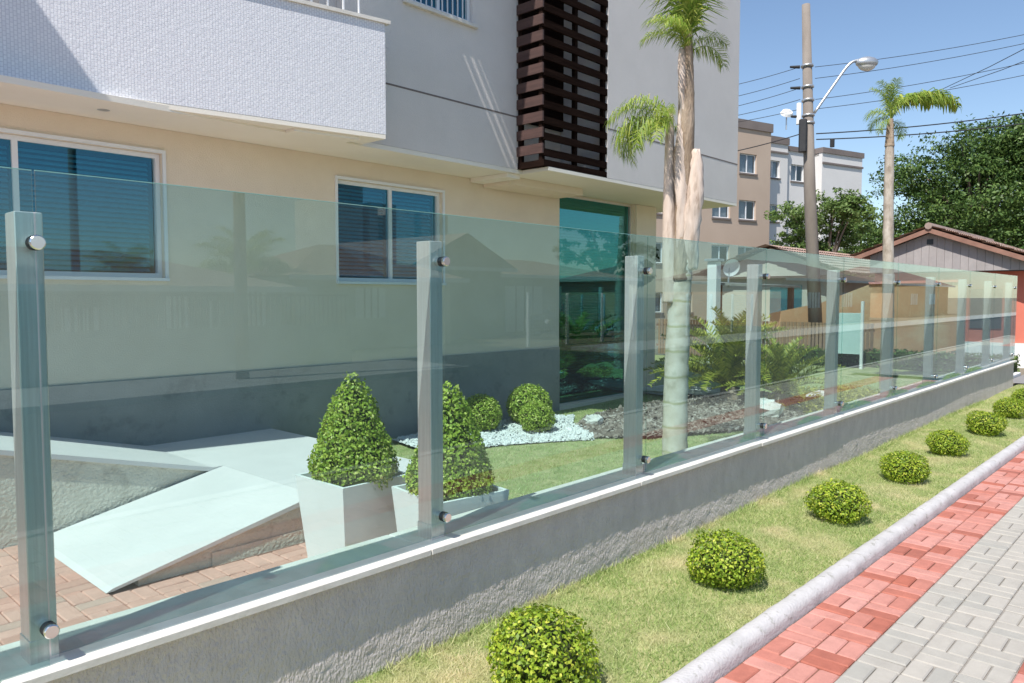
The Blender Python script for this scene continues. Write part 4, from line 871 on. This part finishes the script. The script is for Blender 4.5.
# ------------------------------------------------------------ apartment blocks
def apartment(name, loc, label, s0, s1, depth, top, mat, wins, trims, back=0.0):
    e = empty(name, loc, R(-16.7), label=label, cat='building', group='apartment blocks behind the neighbours')
    holes = [(a, b, c, d) for (a, b, c, d) in wins]
    wall_holes(s0, s1, -1, top, back, back + 0.25, holes).build('wall', mat, e)
    MB().box(s0 + .01, s1 - .01, back + 0.251, back + depth, -1, top - 0.01).build('body', mat, e) if not wins else MB().box(s0 + .01, s1 - .01, back + 1.6, back + depth, -1, top - 0.01).build('body', M['dark'], e)
    MB().box(s0, s0 + 0.2, back + 0.251, back + depth, -1, top).build('side_wall', mat, e); MB().box(s1 - 0.2, s1, back + 0.251, back + depth, -1, top).build('side_wall', mat, e)
    MB().box(s0, s1, back + 0.251, back + depth + 0.01, top - 0.2, top - 0.002).build('roof', M['apt_trim'], e)
    for (a, b, z0, z1) in trims: MB().box(a, b, back - 0.08, back + depth, z0, z1).build('parapet', M['apt_trim'], e)
    for (a, b, c, d) in wins:
        mb = MB(); y = back + 0.10; f = 0.06; m_ = (a + b) / 2
        mb.box(a + .01, b - .01, y, y + .08, d - f, d - .01).box(a + .01, b - .01, y, y + .08, c + .01, c + f).box(a + .01, a + f, y + .001, y + .079, c + f, d - f).box(b - f, b - .01, y + .001, y + .079, c + f, d - f).box(m_ - .03, m_ + .03, y + .002, y + .078, c + f, d - f)
        w = mb.build('window', M['frame'], e)
        MB().box(a + f, b - f, y + .03, y + .036, c + f, d - f).build('pane', M['pane_far'], w)
        MB().box(a + f, (m_ + 0.1 if (a * 7 + c * 3) % 1.0 < 0.5 else b - f), y + .15, y + .17, c + f, d - f).build('curtain', M['curtain'], w)
        MB().box(a - .05, b + .05, back - 0.07, back - .002, c - .1, c - .01).build('sill', M['apt_trim'], w)
    return e
A = (44.38, 19.82, 0)
bw = []
for zb in (8.95, 6.25, 3.55, 0.85):
    for a in (-2.62, -4.75, -7.6, -9.8, -13): bw.append((a, a + 1.42, zb, zb + 1.12))
apartment('apartment_block', A, 'tan apartment block behind the white house corner', -18, 0, 9, 11.75, M['apt_beige'], bw, [(-18.1, 0.1, 11.5, 12.0)])
ww = []
for zb in (9.1, 6.4, 3.7, 1.0):
    for a, b in ((0.8, 2.0), (3.4, 4.65)): ww.append((a, b, zb, zb + 1.05))
apartment('apartment_block', A, 'white apartment block with stepped roofline behind the utility pole', 0.05, 2.72, 8, 11.35, M['apt_white'], [w for w in ww if w[1] < 2.5], [(0.06, 2.78, 11.2, 11.62), (0.06, 2.74, 10.62, 10.72)], 1.0)
apartment('apartment_block', A, 'recessed middle part of the white apartment block', 2.73, 5.62, 8, 11.0, M['apt_white'], [w for w in ww if w[0] > 3], [(2.79, 5.6, 10.95, 11.25)], 1.3)
apartment('apartment_block', A, 'right end of the white apartment block with brown parapet', 5.63, 9.75, 9, 11.0, M['apt_white'], [], [(5.6, 9.85, 10.98, 11.32), (5.64, 9.78, 10.28, 10.40)], 0.7)
dish0 = empty('satellite_dish', (44.6, 19.0, 11.9), label='small white satellite dish on the apartment roof', cat='satellite dish')
MB().tube([(0, 0, -0.3), (0, 0, 0.6)], 0.04, 6).build('mast', M['galv'], dish0)
MB().tube([(-0.02, -0.02, 0.6), (-0.1, -0.1, 0.72)], [0.38, 0.30], 14).build('bowl', M['white'], dish0)

# ------------------------------------------------------------ neighbours at the end of the fence
def tile_field(name, x0, x1, ya, za, yb, zb, parent, mat, pitch_y=0.32, wave=0.21, amp=0.035):
    """rows of barrel tiles from ridge (ya,za) to eave (yb,zb), ridge along x"""
    ny = max(3, int(abs(math.hypot(yb - ya, zb - za)) / pitch_y)); nx = int((x1 - x0) / wave) * 6
    xs = np.linspace(x0, x1, nx + 1); V, F, RN = [], [], []
    prof = amp * np.abs(np.cos((xs - x0) / wave * np.pi)); rgl = np.random.default_rng(int(x0 * 10) + 3)
    for r in range(ny):
        t0, t1 = r / ny, (r + 1) / ny + 0.03; k = len(V); rr = rgl.random(nx // 6 + 2)
        for t, dz in ((t0, 0.0), (t1, 0.045)):
            for i, x in enumerate(xs): V.append((x, ya + (yb - ya) * t, za + (zb - za) * t + prof[i] + dz)); RN.append(rr[i // 6])
        for i in range(nx): F.append((k + i, k + i + 1, k + nx + 2 + i, k + nx + 1 + i))
    o = link_mesh(name, np_mesh(name, np.array(V), np.array(F), mat, RN), None, parent); o['kind'] = 'stuff'; return o
gh = empty('gabled_house', (22, 5.45, 0), label='coral red house with grey boarded gable and clay tile roof', cat='house')
def ghp(mb, name, mat): return place(mb.build(name, mat), gh)
PKY, PKZ, EL, ER, EZ = 5.47, 3.50, 7.30, 2.60, 2.41
slopeL, slopeR = (PKZ - 2.83) / (EL - PKY), (PKZ - EZ) / (PKY - ER)
ghp(MB().box(22.45, 29, 2.75, 6.95, -0.1, 2.36), 'wall', M['redwall'])
ghp(MB().box(22.40, 22.448, 2.74, 6.96, -0.1, 0.55), 'white_plinth', M['white'])
nb = 22
for k in range(nb):
    y0 = 2.95 + k * (6.95 - 2.95) / nb; y1 = y0 + (6.95 - 2.95) / nb - 0.006
    zt = lambda y: PKZ - 0.14 - ((y - PKY) * slopeL if y > PKY else (PKY - y) * slopeR)
    ghp(MB().prism([(y0, 2.36), (y1, 2.36), (y1, zt(y1)), (y0, zt(y0))], 'x', 22.0, 22.025), 'board', M['board'])
ghp(MB().prism([(2.95, 2.345), (6.95, 2.345), (6.95, 2.36), (PKY, PKZ - 0.18), (2.95, 2.36)], 'x', 22.03, 22.5), 'gable_wall', M['dark'])
for (ya, za, yb, zb) in ((PKY, PKZ, EL, PKZ - (EL - PKY) * slopeL), (PKY, PKZ, ER - 0.05, PKZ - (PKY - ER + 0.05) * slopeR)):
    ghp(MB().prism([(ya, za - 0.14), (ya, za - 0.02), (yb, zb - 0.02), (yb, zb - 0.14)], 'x', 21.80, 21.84), 'barge_board', M['brownwood'])
    ghp(MB().prism([(ya, za - 0.05), (ya, za - 0.021), (yb, zb - 0.021), (yb, zb - 0.05)], 'x', 21.845, 29.3), 'roof_deck', M['brownwood'])
    place(tile_field('tile_field', 21.78, 29.3, ya, za, yb + (0.08 if yb > ya else -0.08), zb - 0.03, None, M['tile']), gh)
ghp(MB().tube([(21.76, PKY, PKZ + 0.03), (29.3, PKY, PKZ + 0.03)], 0.09, 8), 'ridge_cap', M['tile'])
ghp(MB().box(21.985, 21.999, 5.40, 5.55, 3.06, 3.2), 'vent', M['dark'])
ghp(MB().box(22.42, 22.449, 3.9, 4.6, 0.9, 1.9), 'wall_niche', M['dark'])
# long low tile-roofed house left of it
lh = empty('tile_roof_house', (27, 11, 0), label='low house with pale clay tile roof left of the gabled house', cat='house')
place(MB().box(25.5, 33, 8.9, 13.5, -0.1, 2.4).build('wall', M['cream_house']), lh)
place(tile_field('tile_field', 24.8, 33.5, 11.2, 3.45, 8.5, 2.45, None, M['tile']), lh); place(tile_field('tile_field', 24.8, 33.5, 11.2, 3.45, 13.9, 2.45, None, M['tile']), lh)
place(MB().prism([(8.7, 2.41), (11.2, 3.38), (13.7, 2.41)], 'x', 25.2, 25.5).build('gable_end', M['cream_house']), lh)
place(MB().box(25.46, 25.499, 10.2, 11.3, 1.0, 2.1).build('window', M['pane']), lh)
# carport roof, white pillar with dish
cp = empty('carport', (19.5, 10.5, 0), label='small carport with grey sheet roof beside a white pillar', cat='carport')
place(MB().prism([(8.6, 1.96), (8.6, 2.02), (11.2, 2.16), (11.2, 2.10)], 'x', 18.6, 21.4).build('sheet_roof', M['sheetroof']), cp)
for (x, y) in ((18.9, 8.8), (18.9, 11.0), (21.2, 8.8), (21.2, 11.0)): place(MB().bbox(x - .07, x + .07, y - .07, y + .07, -0.1, 1.96 + (y - 8.6) * 0.05).build('post', M['brownwood']), cp)
pil = empty('white_chimney', (18.2, 9.6, 0), label='white rendered chimney pillar beside the satellite dish', cat='chimney')
MB().bbox(-0.13, 0.13, -0.13, 0.13, -0.1, 2.62, 0.01).build('shaft', M['white'], pil); MB().bbox(-0.19, 0.19, -0.19, 0.19, 2.63, 2.69, 0.01).build('cap', M['galv'], pil)
dish = empty('satellite_dish', (18.9, 9.5, 2.15), label='round white satellite dish next to the chimney pillar', cat='satellite dish')
def dish_mesh(r):
    mb = MB(); n, m = 20, 5
    for i in range(m + 1):
        q = r * i / m + 1e-3
        for j in range(n): w = 2 * math.pi * j / n; mb.v.append((q * math.cos(w), -0.30 * (q / r) ** 2 * r, q * math.sin(w)))
    for i in range(m):
        for j in range(n): a = i * n + j; b = i * n + (j + 1) % n; mb.f.append((a, b, b + n, a + n))
    return mb
o = dish_mesh(0.24).build('bowl', M['white'], dish, True); o.location = (0, 0, 0.35); o.rotation_euler = (R(20), 0, R(-35))
MB().tube([(0, 0.05, -0.2), (0, 0.03, 0.35)], 0.025, 6).build('mast', M['galv'], dish)
# terracotta boundary wall and brown picket fence
tw = empty('terracotta_wall', (20, 6, 0), label='terracotta boundary wall seen through the far glass panels', cat='wall')
place(MB().prism([(4.3, -0.1), (9.0, -0.1), (9.0, 1.25), (7.6, 1.55), (6.4, 2.02), (4.3, 2.05)], 'x', 20.3, 20.5).build('wall', M['terracotta']), tw)
place(MB().prism([(4.3, 2.053), (6.4, 2.023), (6.42, 2.08), (4.3, 2.11)], 'x', 20.25, 20.55).build('coping', M['redwall']), tw)
pf = empty('picket_fence', (19.6, 9, 0), label='brown picket fence behind the cycads', cat='fence')
pk = MB().box(-0.012, 0.012, -0.035, 0.035, 0.02, 1.05).mesh('picket', M['pickets'])
for k in range(64): link_mesh('picket', pk, None, pf, (0, -2.9 + k * 0.095, 0))
for z in (0.25, 0.85): MB().box(0.013, 0.045, -2.95, 3.2, z, z + 0.06).build('rail', M['brownwood'], pf)
sg = empty('notice_board', (18.7, 6.4, 0), label='pale teal panel on two white posts beside the utility pole', cat='board')
MB().bbox(-0.02, 0.02, -0.33, 0.33, 0.35, 1.32, 0.008).build('panel', M['teal'], sg)
for y in (-0.36, 0.36): MB().bbox(-0.035, 0.035, y - .03, y + .03, -0.1, 1.6, 0.005).build('post', M['white'], sg)
# hedge in front of the terracotta wall
hg = np.column_stack([rg.uniform(19.3, 20.1, 5000), rg.uniform(3.1, 8.4, 5000), rg.uniform(0, 0.42, 5000)])
he = empty('low_hedge', (19.7, 5.7, 0), label='low clipped green hedge at the foot of the terracotta wall', cat='hedge')
place(link_mesh('foliage', leaves_mesh('foliage', hg, np.tile([0, 0, 1.0], (5000, 1)), 0.10, M['tree_leaf_light'], 0.5, rg, 1.0)), he)
place(MB().box(19.35, 20.05, 3.15, 8.35, -0.05, 0.34).build('inner_twigs', M['twig']), he)
tag(MB().bbox(16.9, 19.2, 2.95, 3.05, -0.05, 0.10, 0.01).build('garden_edging', M['white']), 'white concrete edging at the end of the garden', 'edging')
tag(sheet('driveway', 17.2, 30, -0.5, 2.9, 0.055, M['asphalt_worn']), 'neighbour concrete driveway past the end of the wall', 'driveway', kind='structure')

# ------------------------------------------------------------ utility pole, street lamp, wires
PB = Vector((20.17, 7.72, -0.2))
up_ = empty('utility_pole', PB, label='tall weathered concrete utility pole with black cable clamps', cat='utility pole')
top = Vector((20.31, 8.19, 9.38)) - PB
MB().tube([(0, -0.1, 0), tuple(top * 0.5), tuple(top)], [0.185, 0.15, 0.105], 16).build('shaft', M['concpole'], up_, True)
def on_pole(z): return top * ((z + 0.2) / (9.58))
for z in (7.75, 7.2, 6.85, 6.45, 6.25): MB().tube([on_pole(z), on_pole(z + 0.05)], 0.16, 14).build('clamp_band', M['galv'], up_, True)
for z, l in ((7.75, 0.3), (7.2, 0.3), (6.45, 0.25)):
    c = on_pole(z); MB().tube([c + Rv * -0.20, c + Rv * -0.45], [0.045, 0.03], 8).build('insulator', M['black'], up_)
c = on_pole(6.0); MB().bbox(-0.10, 0.10, -0.10, 0.10, -0.5, 0.35, 0.03).build('splice_box', M['black'], up_, loc=tuple(c + Rv * -0.22 + Vector((-0.08, -0.1, 0))), rot=(0, 0.05, 0.4))
c = on_pole(6.45); MB().bbox(-0.06, 0.06, -0.06, 0.06, -0.2, 0.35, 0.02).build('junction_box', M['white'], up_, loc=tuple(c + Rv * -0.25), rot=(0, 0, 0.4))
c = on_pole(5.75); MB().bbox(-0.05, 0.05, -0.05, 0.05, -0.1, 0.12, 0.02).build('cable_hook', M['black'], up_, loc=tuple(c + Rv * 0.62))
lamp = empty('street_lamp', PB + on_pole(6.7), label='curved arm street lamp bracketed to the utility pole', cat='street lamp')
arm = curved([Rv * 0.17 + Vector((0, 0, -0.15)), Rv * 0.65 + Vector((0, 0, 0.55)), Rv * 1.05 + Vector((0, 0, 1.1)), Rv * 1.32 + Vector((0, 0, 1.22))], 16)
MB().tube(arm, 0.035, 8).build('arm', M['galv'], lamp, True)
hd = Rv * 1.52 + Vector((0, 0, 1.15))
mb = MB()
for i in range(9):
    ph = math.pi * i / 8
    for j in range(16): w = 2 * math.pi * j / 16; q = max(math.sin(ph), 0.02); mb.v.append(tuple(hd + Rv * (0.30 * q * math.cos(w)) + Vector((0.736, 0.677, 0)) * (0.17 * q * math.sin(w)) + Vector((0, 0, 0.15 * math.cos(ph)))))
for i in range(8):
    for j in range(16): a = i * 16 + j; b = i * 16 + (j + 1) % 16; mb.f.append((a, b, b + 16, a + 16))
mb.build('head', M['galv'], lamp, True)
mb = MB()
for i in range(6):
    ph = math.pi / 2 * i / 5
    for j in range(16): w = 2 * math.pi * j / 16; q = max(math.cos(ph), 0.02); mb.v.append(tuple(hd + Vector((0, 0, -0.05)) + Rv * (0.24 * q * math.cos(w)) + Vector((0.736, 0.677, 0)) * (0.14 * q * math.sin(w)) + Vector((0, 0, -0.17 * math.sin(ph)))))
for i in range(5):
    for j in range(16): a = i * 16 + j; b = i * 16 + (j + 1) % 16; mb.f.append((a, b, b + 16, a + 16))
mb.build('lens', M['cap'], lamp, True)
def cam_ray(x, y, d):
    rt_ = Vector((math.sin(_th), -math.cos(_th), 0)); u_ = rt_.cross(_fw)
    return Vector((0, 0, 1.7)) + (_fw + rt_ * ((x - 512) / 760) + u_ * ((341.5 - y) / 760)) * d
def wire(z, end, label, r=0.008, sag=0.25, side=-1):
    a = PB + on_pole(z) + Rv * (0.2 * side); b = Vector(end); pts = []
    for i in range(15):
        t = i / 14; p = a.lerp(b, t); p.z -= sag * 4 * t * (1 - t); pts.append(p)
    tag(MB().tube(pts, r, 5).build('power_line', M['black']), label, 'cable', 'overhead cables on the utility pole')
LE = [(7.75, (700, 92)), (7.45, (700, 104)), (7.2, (700, 114)), (6.9, (700, 122)), (6.65, (700, 127)), (6.0, (700, 158))]
lab = ['top cable running left from the utility pole', 'second cable down, running left from the utility pole', 'third cable down, running left from the utility pole', 'fourth cable down, running left from the utility pole', 'fifth cable down, running left from the utility pole', 'lowest thick cable running left from the utility pole']
for (z, (x, y)), l in zip(LE, lab): wire(z, cam_ray(x, y, 21.0), l, 0.014 if z < 6.2 else 0.008, 0.05)
RE = [(7.75, (1100, 18)), (7.45, (1100, 26)), (6.9, (1100, 45)), (6.65, (1100, 58)), (6.0, (1100, 101)), (5.85, (1100, 113))]
lab = ['top cable running right from the utility pole', 'second cable down, running right from the utility pole', 'third cable down, running right from the utility pole', 'fourth cable down, running right from the utility pole', 'thick cable passing right behind the slender palm crown', 'lowest cable running right from the utility pole']
for (z, (x, y)), l in zip(RE, lab): wire(z, cam_ray(x, y, 20.0), l, 0.016 if z < 6.05 else 0.008, 0.12, 1)
for k, (x0, y0, x1, y1) in enumerate(((930, 95, 1090, 15), (950, 88, 1090, 35))):
    a, b = cam_ray(x0, y0, 30), cam_ray(x1, y1, 18)
    tag(MB().tube([a, a.lerp(b, 0.5) - Vector((0, 0, 0.05)), b], 0.012, 5).build('power_line', M['black']), ('upper', 'lower')[k] + ' of two slanting cables above the big tree', 'cable', 'slanting cables over the trees')

# ------------------------------------------------------------ across the street (mirrored in the glass)
ow = empty('opposite_wall', (3, -10.4, 0), label='grey green garden wall with railing across the street, mirrored in the glass', cat='wall')
place(MB().box(-14, 11.2, -10.6, -10.4, -0.1, 1.05).build('wall', M['greenwall']), ow)
mb = MB()
for k in range(200): mb.box(-14 + k * 0.126, -13.975 + k * 0.126, -10.512, -10.488, 1.051, 1.74)
mb.box(-14, 11.2, -10.515, -10.485, 1.72, 1.76); o = place(mb.build('railing', M['apt_trim']), ow); o['kind'] = 'stuff'
def simple_house(name, loc, label, w, d, h, ridge, wallmat, wins, over=0.5, gable=False):
    e = empty(name, loc, label=label, cat='house', group='houses across the street')
    MB().box(-w / 2, w / 2, -d, 0, -0.1, h).build('wall', wallmat, e)
    a, b = w / 2 + over, over
    if gable:
        mb = MB().prism([(-a, h + 0.002), (0, ridge), (a, h + 0.002)], 'y', -d - over, over)
    else:
        k = min(a, (d + 2 * over) / 2) * 0.95; cyy = -d / 2
        mb = MB().add([(-a, b, h + .002), (a, b, h + .002), (a, -d - over, h + .002), (-a, -d - over, h + .002), (-a + k, cyy, ridge), (a - k, cyy, ridge)], [(0, 1, 5, 4), (1, 2, 5), (2, 3, 4, 5), (3, 0, 4), (3, 2, 1, 0)])
    mb.build('roof', M['tile'], e)
    MB().box(-a, a, over + 0.001, over + 0.03, h - 0.12, h + 0.03).build('fascia', M['white'], e)
    for (x0, x1, z0, z1) in wins:
        wn_ = MB().box(x0, x1, 0.002, 0.05, z0, z1).build('window', M['white'], e)
        for q in (0.27, 0.5, 0.73): MB().box(x0 + (x1 - x0) * q - 0.03, x0 + (x1 - x0) * q + 0.03, 0.051, 0.07, z0, z1).build('bar', M['dark'], wn_)
    return e
simple_house('bungalow', (5.6, -14.0, 0), 'cream bungalow with white windows mirrored in the first glass panels', 11.6, 7, 1.95, 3.0, M['greenwall'], [(2.55, 3.1, 0.8, 1.75), (4.65, 5.3, 0.75, 1.85), (0.2, 1.0, 0.8, 1.45), (3.7, 3.95, 0.8, 1.6)])
simple_house('bungalow', (16.0, -15.5, 0), 'hip roofed bungalow mirrored in the second window', 6.5, 6, 2.35, 3.6, M['cream_house'], [(-1, 0.2, 1, 2)])
simple_house('bungalow', (21.6, -17.5, 0), 'dark gabled bungalow mirrored left of the glass door', 5.0, 8, 2.9, 4.3, M['greenwall'], [], gable=True)
simple_house('bungalow', (30.0, -18.5, 0), 'long low bungalow with garage mirrored beside the gabled one', 11, 8, 2.7, 3.7, M['greenwall'], [(-4.6, -2.0, 0.1, 2.2)])
simple_house('bungalow', (52.0, -13.5, 0), 'orange bungalow mirrored in the far glass panels', 16, 8, 2.8, 4.2, M['terracotta'], [(-4, -2, 1, 2), (2, 4, 1, 2)])
simple_house('bungalow', (78.0, -14.5, 0), 'farthest orange bungalow mirrored in the far panels', 18, 8, 2.8, 4.5, M['terracotta'], [(-4, -2, 1, 2), (2, 4, 1, 2)])
of = empty('mesh_fence', (22, -12.3, 0), label='wire fence with white posts mirrored beside the car', cat='fence')
for k in range(9): MB().bbox(-0.05, 0.05, -0.05, 0.05, -0.1, 1.85, 0.01).build('post', M['white'], of, loc=(-2.0 + k * 2.2, 0, 0))
mb = MB()
for k in range(14): mb.box(-2, 15.6, -0.006, 0.006, 0.15 + k * 0.125, 0.162 + k * 0.125)
for k in range(140): mb.box(-2 + k * 0.126, -1.99 + k * 0.126, -0.005, 0.005, 0.15, 1.8)
o = mb.build('wire_mesh', M['galv'], of); o['kind'] = 'stuff'
car = empty('parked_car', (26.0, -15.2, 0), 0.1, label='dark parked hatchback mirrored behind the wire fence', cat='car')
bodyp = [(-2.0, 0.28), (-1.95, 0.75), (-1.7, 0.9), (-0.9, 0.98), (-0.35, 1.42), (1.2, 1.45), (1.85, 0.98), (2.0, 0.85), (2.0, 0.3)]
o = MB().prism(bodyp, 'y', -0.82, 0.82).build('body', M['carpaint'], car)
md = o.modifiers.new('soft', 'BEVEL'); md.width = 0.07; md.segments = 3
for sd in (-1, 1):
    MB().prism([(-0.75, 1.0), (-0.28, 1.36), (0.4, 1.38), (0.4, 1.0)], 'y', 0.823 * sd, 0.826 * sd).build('side_window', M['pane'], car)
    MB().prism([(0.46, 1.0), (0.46, 1.38), (1.12, 1.38), (1.6, 1.0)], 'y', 0.823 * sd, 0.826 * sd).build('side_window', M['pane'], car)
    for x in (-1.25, 1.25):
        wh = disc(0.31, -0.1, 0.1, 20, 0.02).build('wheel', M['tyre'], car, loc=(x, 0.76 * sd, 0.31)); disc(0.19, -0.11, 0.11, 16, 0.01).build('rim', M['galv'], wh)
    disc(0.10, -0.02, 0.02, 12, 0.005).build('headlight', M['white'], car, loc=(-1.95, 0.6 * sd, 0.68), rot=(0, 0, R(-90)))
pole2 = empty('utility_pole', (7.5, -8.9, 0), label='concrete utility pole across the street, mirrored in the first glass panel', cat='utility pole')
MB().tube([(0, 0, -0.1), (0, 0, 9)], [0.13, 0.09], 12).build('shaft', M['concpole'], pole2, True)
MB().box(-0.9, 0.9, -0.05, 0.05, 8.2, 8.32).build('crossarm', M['brownwood'], pole2)
pal3 = empty('date_palm', (11.6, -16.5, 0), label='bushy palm across the street, mirrored between the windows', cat='palm tree')
trunk('trunk', [(0, 0, 0), (0, 0, 1.2), (0, 0, 2.3)], 0.22, 0.18, M['fibre'], pal3, 90, 0.04)
for k in range(20): link_mesh('frond', (fr_arch, fr_up)[k % 2], None, pal3, (0, 0, 2.3), (0, random.uniform(-0.3, 0.5), k * 2.4)).scale = (1.15,) * 3
far = empty('apartment_block', (45, -60, 0), label='distant white apartment towers mirrored above the bungalow roofs', cat='building')
for k, (x, w_, h) in enumerate(((0, 5, 12), (6, 4, 16), (11, 4, 13))): MB().box(x, x + w_, -8, 0, -1, h).build('tower', M['apt_white'], far)
tree('broadleaf_tree', (38, -22, 0), 'dark tree across the street mirrored in the far panels', blob_tree(92, 16, 3.5, 2.5, 7), M['tree_leaf'], 8000, 0.26, 93, 2.5, 'trees across the street', 0.25)
